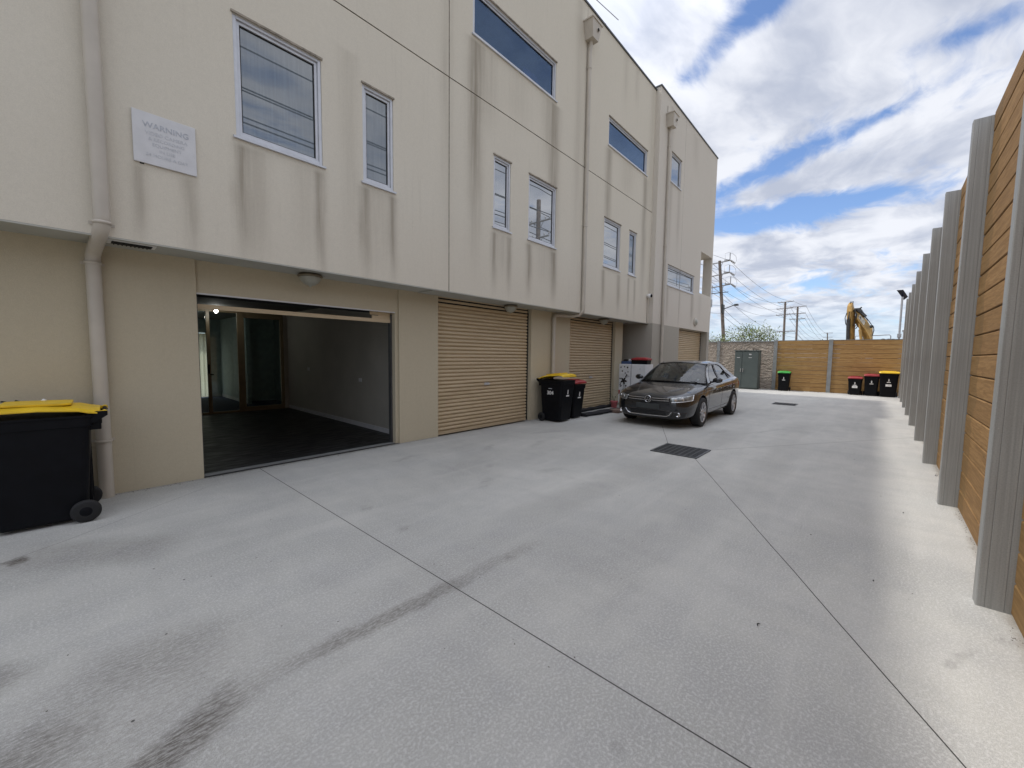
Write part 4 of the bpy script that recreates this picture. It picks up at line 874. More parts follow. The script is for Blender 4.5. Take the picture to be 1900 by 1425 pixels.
# ------------------------------------------------------------------ drain grates
def grate(x0, x1, y0, y1, nx, ny, label):
    e = empty('drain_grate', ((x0 + x1) / 2, (y0 + y1) / 2, 0)); tag(e, label, 'drain grate')
    m = MB(); m.box(x0, x1, y0, y1, .003, .006); wpart(m, 'pit_shade_sheet', M['dark'], e)  # near-black sheet above the slab, its colour stands in for the pit's shade
    m = MB(); t = .03; m.box(x0 - t, x0, y0 - t, y1 + t, .001, .016); m.box(x1, x1 + t, y0 - t, y1 + t, .001, .016); m.box(x0, x1, y0 - t, y0, .001, .016); m.box(x0, x1, y1, y1 + t, .001, .016); wpart(m, 'frame', M['meter'], e)
    m = MB()
    for i in range(1, nx): a = x0 + (x1 - x0) * i / nx; m.box(a - .006, a + .006, y0, y1, .006, .018)
    for i in range(1, ny): a = y0 + (y1 - y0) * i / ny; m.box(x0, x1, a - .008, a + .008, .006, .0165)
    wpart(m, 'bars', M['meter'], e)
grate(6.40, 7.08, 1.93, 2.60, 18, 8, 'square steel drain grate in the slab in front of the car')
grate(15.9, 16.5, 1.80, 2.40, 12, 7, 'distant drain grate in the slab near the end wall')

# ------------------------------------------------------------------ service cabinet
e = empty('service_cabinet', (22.85, 4.62, 0)); tag(e, 'dark grey green steel service cabinet with two doors against the end wall', 'cabinet')
m = MB(); m.box(-.28, .30, -.52, .52, .04, 1.88); m.box(-.25, .28, -.5, .5, 0, .04); m.build('body', M['cabinet'], e, bevel=.006)
m = MB(); m.box(-.31, .32, -.55, .55, 1.881, 1.92); m.build('roof_cap', M['cabinet'], e, bevel=.006)
for (a, b, hx, lb) in [(.20, .505, .235, 'narrow left door'), (-.505, .175, .135, 'wide right door')]:
    m = MB(); m.box(-.300, -.281, a, b, .08, 1.84); d = m.build('door', M['cabinet'], e, bevel=.004); d['label'] = lb
    m = MB(); m.box(-.325, -.301, hx - .015, hx + .015, .85, 1.02); m.box(-.34, -.325, hx - .03, hx + .01, .98, 1.01); m.build('door_handle', M['steel'], d, bevel=.003)
    m = MB(); yc = (a + b) / 2; m.box(-.3035, -.301, yc - .07, yc + .07, 1.55, 1.57); m.build('label_plate', M['white'], d)
m = MB(); m.box(-.3045, -.301, -.22, -.10, 1.72, 1.745); m.box(-.3045, -.301, -.20, -.12, 1.69, 1.71); m.build('label_plate', M['white'], e)
m = MB(); m.box(-.2, -.16, -.28, -.24, 1.92, 1.96); m.box(-.2, -.16, -.40, -.36, 1.92, 1.96); m.build('lifting_eye', M['black'], e)

# ------------------------------------------------------------------ fridges and things round them
def fridge(y0, y1, label):
    e = empty('fridge', (12.08, (y0 + y1) / 2, 0)); tag(e, label, 'fridge'); h = (y1 - y0) / 2
    m = MB(); m.box(-.22, .28, -h + .006, h - .006, .03, 1.305); m.box(-.2, .26, -h + .03, h - .03, 0, .03); m.build('body', M['fridge'], e, bevel=.01)
    return e, h
e, h = fridge(5.59, 6.04, 'white fridge decorated with black flower decals, left one of the pair beside the car')
m = MB(); m.box(-.28, -.225, -h + .005, h - .005, .05, 1.30); d = m.build('door', M['fridge'], e, bevel=.012)
dk = MB(); xx = -.2825
def leafp(c, ang, L, wd, mb_):
    pts = []
    for i in range(9): t = i / 8; pts.append((L * t, wd * math.sin(PI * t)))
    for i in range(7, 0, -1): t = i / 8; pts.append((L * t, -wd * math.sin(PI * t)))
    ca, sa = math.cos(ang), math.sin(ang); q = [(c[0] + p[0] * ca - p[1] * sa, c[1] + p[0] * sa + p[1] * ca) for p in pts]
    mb_.prism(q, lambda y, z: (xx, -y, z), lambda y, z: (xx + .002, -y, z))
for (cy, cz, s) in [(.0, .78, 2.0), (-.10, 1.20, .5), (.02, 1.22, .45), (.12, 1.2, .6), (-.05, 1.08, .55), (.05, 1.02, .5), (.14, 1.06, .4), (-.12, .84, .55), (.08, .62, .6)]:
    for q in range(5): leafp((cy, cz), q * 1.256 + cz * 3, .06 * s, .016 * s, dk)
for pl in [[(.0, .78), (.08, .88), (.17, .93), (.21, .90)], [(0, .78), (-.08, .72), (-.18, .70)], [(0, .78), (.0, .6), (-.02, .45), (-.04, .38)], [(.03, .76), (.05, .6), (.06, .45), (.12, .34)], [(-.02, .5), (-.1, .42)]]:
    dk.tube([(xx + .001, -a, b) for a, b in pl], [.007] + [.005] * (len(pl) - 2) + [.002], 5)
for (a, b, an) in [(.05, .88, 1.0), (-.05, .62, 3.5), (.04, .52, -.8), (.12, .92, 2.0), (-.10, .70, 4.4)]: leafp((a, b), an, .09, .02, dk)
dk.build('flower_decal', M['trimblack'], d)
m = MB()
for (a, b, r_) in [(-.14, .44, .03), (-.14, .38, .024)]: m.prism([(a + r_ * math.cos(q * PI / 6), b + r_ * 1.4 * math.sin(q * PI / 6)) for q in range(12)], lambda y, z: (xx, -y, z), lambda y, z: (xx + .002, -y, z))
m.build('red_decal', M['redink'], d)
m = MB(); m.box(-.30, -.281, h - .05, h - .03, .75, .95); m.build('door_handle', M['fridge'], d, bevel=.004)
e, h = fridge(5.10, 5.58, 'plain white fridge, right one of the pair beside the car')
m = MB(); m.box(-.28, -.225, -h + .005, h - .005, .46, 1.30); d = m.build('door', M['fridge'], e, bevel=.014)
m = MB(); m.box(-.28, -.225, -h + .005, h - .005, .05, .45); m.build('door', M['fridge'], e, bevel=.014)
m = MB(); m.box(-.284, -.2805, -.06, -.05, 1.15, 1.18); m.build('badge', M['trimblack'], d)
# red lidded tub
e = empty('storage_tub', (12.05, 5.36, 1.306)); tag(e, 'black storage tub with a dark red lid on the plain white fridge', 'tub')
m = MB(); m.loft([[(p[0], p[1], z) for p in rrect(a, b, .04)] for (z, a, b) in [(0, .17, .24), (.13, .185, .255)]], smooth=False); m.build('body', M['black'], e, bevel=.004)
m = MB(); m.loft([[(p[0], p[1], z) for p in rrect(a, b, .04)] for (z, a, b) in [(.131, .20, .27), (.17, .20, .27), (.19, .17, .23), (.215, .10, .14)]], smooth=False); m.build('lid', M['redlid'], e, bevel=.004)
e = empty('tool_case', (12.05, 5.80, 1.306)); tag(e, 'low blue and dark case on the flower decorated fridge', 'case')
m = MB(); m.loft([[(p[0], p[1], z) for p in rrect(.15, .17, .03)] for z in (0, .09)], smooth=False); m.build('body', M['blueplastic'], e, bevel=.004)
m = MB(); m.box(-.1, .1, -.02, .12, .091, .15); m.build('tray', M['trimblack'], e, bevel=.01)
m = MB(); m.lathe([(.04, .091), (.045, .11), (.05, .15), (.045, .155), (.001, .15)], (12.0, 5.72, 1.306)); tag(m.build('cup', M['offwhite']), 'small pale cup standing on the blue case', 'cup')
# pots
def pot(x, y, r_, hh, mat, label, plants):
    e = empty('pot_plant', (x, y, 0)); tag(e, label, 'pot plant')
    m = MB(); m.lathe([(.001, 0), (r_ * .72, 0), (r_ * .95, hh * .86), (r_ * 1.05, hh * .87), (r_ * 1.05, hh), (r_ * .93, hh), (r_ * .9, hh * .9), (.001, hh * .88)], (0, 0, 0), n=22); m.build('pot', mat, e)
    m = MB(); rr = random.Random(int(x * 100))
    for i in range(plants):
        a = rr.uniform(0, 2 * PI); L = rr.uniform(.18, .42); s = rr.uniform(.3, .9)
        p = [Vector((r_ * .4 * math.cos(a) * t + L * s * t * t * math.cos(a), r_ * .4 * math.sin(a) * t + L * s * t * t * math.sin(a), hh * .9 + L * (1.3 * t - .55 * s * t * t))) for t in (0, .35, .7, 1)]
        m.tube(p, [.004, .0035, .003, .001], 4, cap=False)
        for t in range(1, 4):
            for s2 in (-1, 1):
                c = p[t]; u = Vector((math.cos(a + s2), math.sin(a + s2), rr.uniform(-.2, .5))).normalized(); v = u.cross(Vector((0, 0, 1))).normalized() * .02
                l = rr.uniform(.06, .11); m.add([c, c + u * l * .5 + v, c + u * l, c + u * l * .5 - v], [(0, 1, 2, 3)])
    m.build('foliage', M['leafdark'], e, fix=False)
pot(11.03, 5.72, .11, .20, M['pinkpot'], 'small pink pot beside the flower decorated fridge', 3)
pot(11.2, 5.38, .15, .22, M['bluepot'], 'dark blue pot with leafy green plant in front of the fridges', 26)
# board, mat, draught strip
m = MB()
rg = []
for i in range(14):
    t = i / 13; x = 8.75 + 1.75 * t; rr = random.uniform(.9, 1.1)
    rg.append([(x, 5.42 - .1 * t + .15 * rr * math.cos(q * PI / 5) + .02 * math.sin(i), max(.004, .04 + .045 * rr * math.sin(q * PI / 5))) for q in range(10)])
m.loft(rg); tag(m.build('rolled_cloth', M['cloth']), 'rumpled black cloth roll lying on the slab in front of the closed garage door', 'cloth')
m = MB(); rg = []
for i in range(12):
    t = i / 11; x = 9.35 + 2.1 * t; rr = random.uniform(.8, 1.2); rg.append([(x, 5.93 - .05 * rr + .07 * rr * math.cos(q * PI / 4), max(.003, .045 * rr + .045 * rr * math.sin(q * PI / 4))) for q in range(8)])
m.loft(rg); tag(m.build('draught_strip', M['cloth']), 'black draught strip lying along the foot of the closed garage door', 'cloth')
m = MB(); m.box(9.95, 10.35, 5.02, 5.30, .002, .085); m.box(10.35, 10.7, 5.06, 5.3, .002, .05); tag(m.build('timber_block', M['brownboard'], bevel=.006), 'brown timber block on the slab at the end of the black cloth roll', 'block')
# leaves and twigs on the slab
for i, (x, y, s, lb) in enumerate([(5.6, -.33, .014, 'curled dark leaf on the slab beside the sunlit strip'), (7.75, -.74, .05, 'dark strip of debris at the foot of the right hand wall'), (3.71, -.1, .010, 'tiny dark leaf on the slab in front of the nearest steel post'), (2.62, .40, .018, 'thin curved twig on the slab in the foreground')]):
    m = MB(); m.tube([(x - s, y, .004), (x - s * .3, y + s * .3, .009), (x + s * .4, y + s * .1, .009), (x + s, y - s * .4, .004)], [.001, .003, .003, .001], 6)
    tag(m.build('leaf_litter', M['black']), lb, 'litter')

# grit, crumbs and dead leaf bits gathered along the wall feet and scattered on the slab
m = MB(); rr = random.Random(21)
def crumb(x, y, s):
    a = rr.uniform(0, PI); c_, s_ = math.cos(a) * s, math.sin(a) * s; w_ = rr.uniform(.3, .8); h_ = s * rr.uniform(.2, .6)
    m.add([(x - c_, y - s_, .001), (x + s_ * w_, y - c_ * w_, .001), (x + c_, y + s_, .001), (x - s_ * w_, y + c_ * w_, .001), (x, y, .001 + h_)], [(0, 1, 4), (1, 2, 4), (2, 3, 4), (3, 0, 4)])
for i in range(700):
    x = rr.uniform(-1, 23); crumb(x, fy(x) - .14 + abs(rr.gauss(0, .02)), rr.uniform(.002, .006) * (1 + x * .05))
for i in range(500):
    x = rr.choice([rr.uniform(-1, 1.05), rr.uniform(1.1, 4.6), rr.uniform(4.7, 9)]); crumb(x, 5.965 - abs(rr.gauss(0, .035)), rr.uniform(.003, .009))
for i in range(260):
    x = rr.uniform(-.5, 12); crumb(x, rr.uniform(-.5, 5.6), rr.uniform(.002, .006) * (1 + x * .06))
for i in range(250): crumb(23.38 - abs(rr.gauss(0, .08)), rr.uniform(-.9, 5), rr.uniform(.01, .03))
tag(m.build('grit', simple('grit_brown', (.07, .055, .04), .9, var=.4, vs=30), fix=False), 'brown grit and leaf crumbs along the wall feet and on the slab', 'debris', kind='stuff')

# ------------------------------------------------------------------ solar lamp
e = empty('solar_lamp', (36.45, -1.25, 0)); tag(e, 'solar panel on a thin pole behind the far end of the tall sleeper wall', 'solar lamp')
m = MB(); m.tube([(0, 0, 0), (0, -.0, 5.62)], .055, 12); m.build('pole', M['polesteel'], e)
m = MB(); sp = [(-.15, .30, 6.05), (-.15, -.01, 6.05), (.45, -.28, 5.65), (.45, -.10, 5.46)]; sp = [Vector(p) for p in sp]; m.loft([sp, [p + Vector((.04, .0, .02)) for p in sp]], smooth=False); m.tube([(0, 0, 5.45), (.3, -.05, 5.75)], .03, 6); m.build('panel', M['solar'], e)
m = MB(); m.box(-.1, .1, -.1, .1, 3.0, 3.25); m.build('control_box', M['polesteel'], e, bevel=.01)

# ------------------------------------------------------------------ utility poles and wires
def pole(label, top, base, arms, r=.17, extras=None):
    e = empty('utility_pole', (base[0], base[1], 0)); tag(e, label, 'utility pole', 'utility poles beyond the end wall')
    d = Vector(top) - Vector(base); b0 = Vector(base) - d * (base[2] / d.z)
    m = MB(); m.tube([b0, top], [r * 1.15, r * .85], 12); wpart(m, 'shaft', M['polewood'], e)
    for (l, rr_) in arms:
        l, rr_ = Vector(l), Vector(rr_); m = MB(); u = (rr_ - l).normalized()
        m.tube([l, rr_], .085 if l.x < 100 else .11, 6); c = l.lerp(rr_, .5); tpos = b0 + d * ((c.z - b0.z) / d.z)
        for s in (.28, .72):
            q = l.lerp(rr_, s); m.tube([q, tpos + Vector((0, 0, -.9))], .03, 5)
        o = wpart(m, 'crossarm', M['polesteel'], e)
        m = MB()
        for s in (.0, .22, .78, 1.0):
            q = l.lerp(rr_, s); m.lathe([(.02, 0), (.02, .08), (.07, .1), (.05, .16), (.07, .2), (.04, .26), (.02, .3)], q + Vector((0, 0, .05)), n=8)
        wpart(m, 'insulator', M['offwhite'], o)
    return e
p1a = [((57.26, 17.03, 13.70), (59.38, 14.73, 14.38)), ((57.18, 16.94, 12.06), (59.26, 14.69, 12.78)), ((57.2, 16.8, 10.60), (59.29, 14.50, 11.25))]
pl1 = pole('nearest utility pole with three crossarms beside the end of the building', (58.47, 15.74, 14.29), (58.35, 14.73, 3.77), p1a, .21)
for (l, rr_) in p1a:       # strain insulators with looped jumpers at the arm end
    q = Vector(rr_); m = MB(); n_ = 14
    m.tube([q + Vector((0, 0, .05)), q + Vector((0, 0, 1.0))], .06, 6)
    m.tube([q + Vector((-.9, .35, .1)), q + Vector((-.95, .35, .75)), q + Vector((-.3, .1, 1.0)), q + Vector((0, 0, .95))], .018, 5)
    m.tube([q + Vector((0, 0, .95)), q + Vector((.5, -.2, .95)), q + Vector((1.1, -.45, .65)), q + Vector((1.25, -.5, .15)), q + Vector((1.0, -.45, -.2)), q + Vector((.2, -.1, .1))], .02, 5)
    m.tube([q + Vector((.1, 0, .05)), q + Vector((1.1, -.35, -.25))], .07, 6); m.tube([q + Vector((-.1, 0, .05)), q + Vector((-1.1, .35, -.1))], .07, 6)
    wpart(m, 'jumper_loop', M['polesteel'], pl1)
m = MB(); m.box(57.9, 58.7, 14.9, 15.1, 7.35, 8.5); m.tube([(58.4, 15.0, 7.9), (59.4, 13.9, 8.5)], .06, 6); m.box(59.2, 59.8, 13.5, 13.9, 8.4, 8.6); m.tube([(57.3, 16.3, 9.9), (58.9, 14.6, 10.2)], .05, 6); wpart(m, 'bracket', M['diggerdark'], pl1)
p2a = [((111.2, 16.98, 14.4), (113.6, 14.30, 14.82)), ((110.95, 17.08, 12.9), (113.47, 14.31, 13.26)), ((110.8, 17.09, 11.46), (113.4, 14.23, 11.88)), ((110.7, 16.78, 7.65), (113.47, 13.7, 7.89))]
pole('middle distance utility pole with four crossarms, left of its neighbour', (112.36, 15.69, 14.61), (111.66, 15.49, 5.61), p2a, .24)
p3a = [((124.0, 16.21, 14.52), (126.7, 13.21, 14.91)), ((123.83, 16.21, 12.8), (126.5, 13.26, 13.13)), ((123.77, 16.14, 11.5), (126.39, 13.23, 11.69))]
pole('middle distance utility pole with three crossarms, right of its neighbour', (125.29, 14.79, 14.68), (124.62, 14.59, 6.05), p3a, .24)
p4a = [((265.7, 19.6, 15.0), (269.6, 16.0, 15.2)), ((265.7, 19.6, 12.8), (269.6, 16.0, 13.0)), ((265.7, 19.6, 10.8), (269.6, 16.0, 11.0))]
pole('small farthest utility pole near the middle of the end wall', (267.7, 18.08, 15.25), (267.5, 17.83, 11.02), p4a, .28)
def span(m, a, b, sag, r, n=22):
    a, b = Vector(a), Vector(b); m.tube([a.lerp(b, i / n) - Vector((0, 0, sag * 4 * (i / n) * (1 - i / n))) for i in range(n + 1)], r, 5, cap=False)
lv = ['top', 'second', 'third']; gw = 'overhead wires between the utility poles'
for i in range(3):
    for s, sn in ((0, 'left'), (1, 'right')):
        m = MB(); a0 = Vector(p1a[i][s])
        span(m, a0 + Vector((-50, 1.5, .2)), a0, 1.2, .018); span(m, a0, p2a[i][s], 1.3, .021); span(m, p2a[i][s], p3a[i][s], .1, .024); span(m, p3a[i][s], p4a[i][s], 3.0, .03)
        tag(m.build('overhead_wire', M['wire'], fix=False), lv[i] + ' overhead wire on the ' + sn + ' hand ends of the crossarms', 'wire', gw)
for j, (za, zb, yb, lb) in enumerate([(10.1, 8.1, 14.0, 'low overhead wire just below the crossarms of the nearest pole'), (8.4, 7.9, 16.6, 'low sagging overhead wire in the middle of the nearest pole'), (7.4, 6.9, 15.5, 'lowest sagging overhead wire of the nearest pole')]):
    m = MB(); span(m, (58.4, 15.3, za), (111, yb, zb), 2.0, .021); span(m, (8, 16.5, za), (58.4, 15.3, za), 1.0, .018); span(m, (111, yb, zb), (125, 14.7, zb), .1, .022); span(m, (125, 14.7, zb), (267, 17.9, 9.5), 3, .03)
    tag(m.build('overhead_wire', M['wire'], fix=False), lb, 'wire', gw)
m = MB(); m.tube([(57.6, 16.2, 11.0), (57.8, 16.6, 2)], .03, 5); m.box(57.5, 57.8, 16.2, 16.35, 8.2, 9.2); wpart(m, 'stay_wire', M['polesteel'], pl1)
# line of poles on the other side of the site: it shows as reflections in the windows
rp = []
for (x, lb) in [(-14, 'first'), (29, 'second'), (72, 'third')]:
    arms = [((x, -13.4, 13.5), (x, -10.6, 13.5)), ((x, -13.2, 12.1), (x, -10.8, 12.1))]
    e = pole('x', (x, -12, 15.4), (x, -12, 0), arms, .22); e['label'] = f'{lb} utility pole behind the sleeper wall, mirrored in the windows'; e['group'] = 'mirrored utility poles'
    m = MB(); m.tube([(x + .5, -12, 9.6), (x + .5, -12, 10.9)], .34, 16); wpart(m, 'transformer', M['polesteel'], e); rp.append(x)
for i, (y, z) in enumerate([(-12.0, 16.4), (-12.5, 14.7), (-10.6, 13.8), (-13.4, 13.9), (-10.8, 12.4), (-13.2, 12.9), (-11.7, 11.6)]):
    m = MB()
    for q in range(2): span(m, (rp[q], y, z), (rp[q + 1], y, z), .5, .035)
    span(m, (-60, y, z), (-14, y, z), .5, .035)
    tag(m.build('overhead_wire', M['wire'], fix=False), ['highest left', 'highest middle', 'highest right', 'second level left', 'second level right', 'lower', 'lowest'][i] + ' wire behind the sleeper wall, mirrored in the windows', 'wire', 'mirrored overhead wires')

# ------------------------------------------------------------------ trees beyond the wall
def tree(name, label, base, H, spread, nl, leafm, ls, seed, mind=.35):
    rr = random.Random(seed); e = empty(name, base); tag(e, label, 'tree', None)
    m = MB(); tips = []
    def br(p, d, L, r_, lv_):
        q = p; pts = [p]; 
        for i in range(3):
            d = (d + Vector((rr.uniform(-.25, .25), rr.uniform(-.25, .25), rr.uniform(-.05, .2)))).normalized(); q = q + d * L / 3; pts.append(q)
        m.tube(pts, [r_, r_ * .85, r_ * .7, r_ * .5], 6, cap=False)
        tips.append((pts[-1], lv_)); tips.append((pts[2], lv_))
        if lv_ < 4:
            for i in range(3 if lv_ < 3 else 2):
                a = rr.uniform(0, 2 * PI); nd = (d * .7 + Vector((math.cos(a) * spread, math.sin(a) * spread, rr.uniform(-.05, .5)))).normalized()
                br(pts[-1 if i else 2], nd, L * rr.uniform(.6, .85), r_ * .5, lv_ + 1)
    for q in range(3): br(Vector((rr.uniform(-.1, .1), rr.uniform(-.1, .1), 0)), Vector((rr.uniform(-.5, .5), rr.uniform(-.5, .5), 1)).normalized(), H * .36, .10, 0)
    m.build('trunk', M['bark'], e)
    m = MB(); outer = [t for t in tips if t[1] >= 2]
    for i in range(nl):
        c = rr.choice(outer)[0] + Vector([rr.gauss(0, mind) for _ in range(3)])
        n_ = Vector((rr.gauss(0, 1), rr.gauss(0, 1), rr.gauss(.4, 1))).normalized(); u = n_.orthogonal().normalized(); v = n_.cross(u); s = ls * rr.uniform(.6, 1.3)
        m.add([c - u * s, c + v * s * .5, c + u * s, c - v * s * .5], [(0, 1, 2, 3)])
    m.build('foliage', leafm, e, fix=False)
tree('tree', 'sparse pale leafed tree right behind the textured end wall panels', (46.5, 9.2, 0), 5.6, 1.15, 2600, M['leaf'], .085, 5, .26)
tree('tree', 'sparse pale leafed tree behind the end wall next to the building corner', (45.5, 11.7, 0), 4.8, 1.2, 1500, M['leaf'], .09, 9, .25)
tree('tree', 'tiny dark tree far behind the end wall beside the smallest pole', (150, 11.6, 0), 6.4, .5, 900, M['leafdark'], .22, 3, .4)
for i, (x, y, h_) in enumerate([(12.0, 22.0, 0)]): pass

# ------------------------------------------------------------------ excavator behind the wall
EX = empty('excavator', (31, -1, 0)); tag(EX, 'yellow excavator with folded arm standing behind the end wall', 'excavator')
BT= [(31.0, 0.87, 4.4), (31.0, 0.714, 4.312), (31.0, 0.5, 4.039), (31.0, 0.328, 3.796), (31.0, 0.195, 3.531), (31.0, 0.06, 3.371), (31.0, 0.01, 2.62)]
BC= [(30.65, 0.845, 4.108), (30.65, 0.729, 3.816), (30.65, 0.522, 3.47), (30.65, 0.35, 3.206), (30.65, 0.239, 2.972), (30.65, 0.161, 2.79), (30.65, 0.083, 2.609)]
BL= [(31.05, 0.849, 3.666), (31.05, 0.749, 3.504), (31.05, 0.639, 3.342), (31.05, 0.56, 3.182), (31.05, 0.5, 2.996), (31.05, 0.455, 2.838), (31.05, 0.415, 2.627)]
SL= [(30.8, 1.174, 4.848), (30.8, 1.245, 4.67), (30.8, 1.258, 4.354), (30.8, 1.228, 3.825), (30.8, 1.13, 2.629)]
SC= [(30.62, 1.038, 4.793), (30.62, 1.029, 4.637), (30.62, 1.023, 4.324), (30.62, 1.008, 3.801), (30.62, 0.971, 2.62)]
SR= [(31.0, 1.003, 4.856), (31.0, 0.966, 4.67), (31.0, 0.887, 4.349), (31.0, 0.85, 3.768), (31.0, 0.807, 2.631)]
def facet(lines, back, name, mat, ext):
    """three outline runs give two front facets; the back closes the solid at x = back"""
    m = MB(); n = len(lines[0]); rows = []
    for L_ in lines:
        q = L_[-1]; p = L_[-2]; d = (Vector(q) - Vector(p)).normalized(); rows.append(list(L_) + [tuple(Vector(q) + d * ext)])
    n += 1
    ring = [[rows[0][i], rows[1][i], rows[2][i], (back, rows[2][i][1], rows[2][i][2]), (back, rows[0][i][1], rows[0][i][2])] for i in range(n)]
    m.loft(ring, smooth=False); return wpart(m, name, mat, EX, bevel=.015)
facet([SL, SC, SR], 31.35, 'stick', M['digger'], 1.0)
facet([[BT[i] for i in range(7)], BC, BL], 31.5, 'boom', M['digger'], 1.0)
m = MB()
for yy in (1.16, 1.08): m.prism([(yy + .02, 4.33), (yy - .02, 4.33), (yy - .02, 3.85), (yy + .02, 3.85)], lambda y, z: (30.60, y, z), lambda y, z: (30.72, y, z))
wpart(m, 'cylinder_lug', M['digger'], EX)
m = MB(); m.prism([(1.14, 4.78), (1.08, 4.78), (1.07, 4.90), (1.10, 4.91)], lambda y, z: (30.7, y, z), lambda y, z: (31.2, y, z)); m.prism([(1.03, 4.78), (.99, 4.78), (.99, 4.93), (1.03, 4.93)], lambda y, z: (30.9, y, z), lambda y, z: (31.2, y, z)); m.lathe([(.001, -.05), (.06, -.05), (.06, .65), (.001, .65)], (30.78, .90, 4.38), 'X', 14); wpart(m, 'pivot_pin', M['diggerdark'], EX)
m = MB(); m.tube([(30.6, 1.15, 3.86), (30.6, 1.08, 2.0)], .085, 12); m.tube([(30.6, 1.15, 3.86), (30.65, 1.12, 4.3)], .04, 8); wpart(m, 'stick_cylinder', M['diggerdark'], EX)
for xx_ in (30.55, 31.4):
    m = MB(); m.tube([(xx_, .60, 3.25), (xx_, .47, 2.4), (xx_, .35, 1.6)], .07, 10); m.tube([(xx_, .66, 3.6), (xx_, .60, 3.25)], .035, 8); wpart(m, 'boom_cylinder', M['digger'], EX)
m = MB(); m.tube([(31.0, .92, 4.44), (31.0, .70, 4.46), (31.0, .56, 4.2), (31.0, .40, 4.0)], .09, 10); m.tube([(31.0, .80, 4.42), (31.0, .62, 4.30)], .12, 10); m.tube([(30.9, .66, 4.5), (30.9, .60, 4.56)], .04, 6); wpart(m, 'top_cylinder', M['diggerdark'], EX)
m = MB()
for pl_ in [[(30.7, 1.24, 4.25), (30.62, 1.30, 3.95), (30.6, 1.25, 3.6), (30.6, 1.16, 3.45)], [(30.65, .83, 3.44), (30.6, .74, 3.56), (30.6, .73, 3.42), (30.6, .80, 3.30)], [(30.7, .12, 3.46), (30.65, .03, 3.40), (30.65, .0, 3.2), (30.7, .05, 2.9)], [(30.7, .9, 4.42), (30.65, .82, 4.1), (30.68, .86, 3.8), (30.7, .9, 3.5)], [(30.7, .88, 4.3), (30.66, .78, 4.15), (30.66, .80, 3.9)], [(30.75, .75, 4.33), (30.7, .5, 4.1), (30.7, .3, 3.82), (30.7, .12, 3.52)], [(30.7, .62, 4.2), (30.66, .45, 4.02), (30.66, .28, 3.75)]]:
    m.tube(pl_, .022, 6)
m.lathe([(.001, -.08), (.09, -.08), (.09, .1), (.001, .1)], (30.7, .12, 3.42), 'X', 12); wpart(m, 'hose', M['diggerdark'], EX)
def onfacet(u, v):
    """u along the boom 0..1 between points 1 and 3, v from crease 0 to top 1"""
    c_ = Vector(BC[1]).lerp(Vector(BC[3]), u); t_2 = Vector(BT[1]).lerp(Vector(BT[3]), u); return c_.lerp(t_2, v) + Vector((-.02, 0.0, .012))
m = MB(); m.add([onfacet(.05, .25), onfacet(.75, .2), onfacet(.85, .75), onfacet(.15, .8)], [(0, 1, 2, 3)]); bd1 = wpart(m, 'decal', simple('decal_greywhite', (.50, .46, .38), .6, var=.25, vs=6), EX, fix=False)
m = MB(); m.add([onfacet(.12, .5) + Vector((-.01, 0, 0)), onfacet(.40, .35) + Vector((-.01, 0, 0)), onfacet(.3, .7) + Vector((-.01, 0, 0))], [(0, 1, 2)]); wpart(m, 'decal_mark', M['meter'], bd1, fix=False)
m = MB(); m.tube([(31.6, .85, 2.3), (31.6, .80, 2.93), (31.6, .0, 2.94), (31.6, -.68, 2.97), (31.6, -.74, 2.9), (31.6, -.75, 2.2)], .022, 8); wpart(m, 'handrail', M['polesteel'], EX)
m = MB(); m.box(30.6, 33.4, -1.05, -.05, 1.2, 2.66); m.lathe([(.001, 0), (.09, 0), (.10, .06), (.001, .09)], (31.2, -.42, 2.66)); m.lathe([(.001, 0), (.12, 0), (.10, .05), (.001, .08)], (31.2, -.65, 2.66)); m.box(31, 31.4, -.9, -.75, 2.66, 2.72); wpart(m, 'engine_cover', M['diggerdark'], EX, bevel=.03)
m = MB(); m.box(30.6, 32.4, .5, 1.4, 1.1, 2.3); wpart(m, 'cab', M['digger'], EX, bevel=.05)
for yy in (-1.0, .9):
    m = MB(); m.prism([(p[0] * 2.0, p[1]) for p in rrect(1.0, .45, .4)], lambda x, z: (32 + x, yy, z + .47), lambda x, z: (32 + x, yy + .5, z + .47)); wpart(m, 'track', M['diggerdark'], EX)
m = MB(); m.box(30.8, 33, -.9, 1.2, .7, 1.15); wpart(m, 'turntable', M['diggerdark'], EX)
m = MB(); m.tube([(34.0, -1.35, 0), (34.0, -1.35, 3.3)], .03, 8); m.box(33.96, 34.04, -1.42, -1.28, 3.25, 3.35); tag(m.build('marker_pole', M['polesteel']), 'thin steel stake between the excavator and the solar lamp', 'stake')

# ------------------------------------------------------------------ the parked sedan (local x runs from nose to tail)
CAR = empty('parked_car', (8.57, 3.63, 0)); tag(CAR, 'dark grey metallic four door sedan parked nose towards the camera beside the building', 'car')
def lerp(a, b, t): return a + (b - a) * t
def interp(tab, x):
    if x <= tab[0][0]: return tab[0][1:]
    for p, q in zip(tab, tab[1:]):
        if x <= q[0]:
            t = (x - p[0]) / (q[0] - p[0]); return tuple(lerp(a, b, t) for a, b in zip(p[1:], q[1:]))
    return tab[-1][1:]
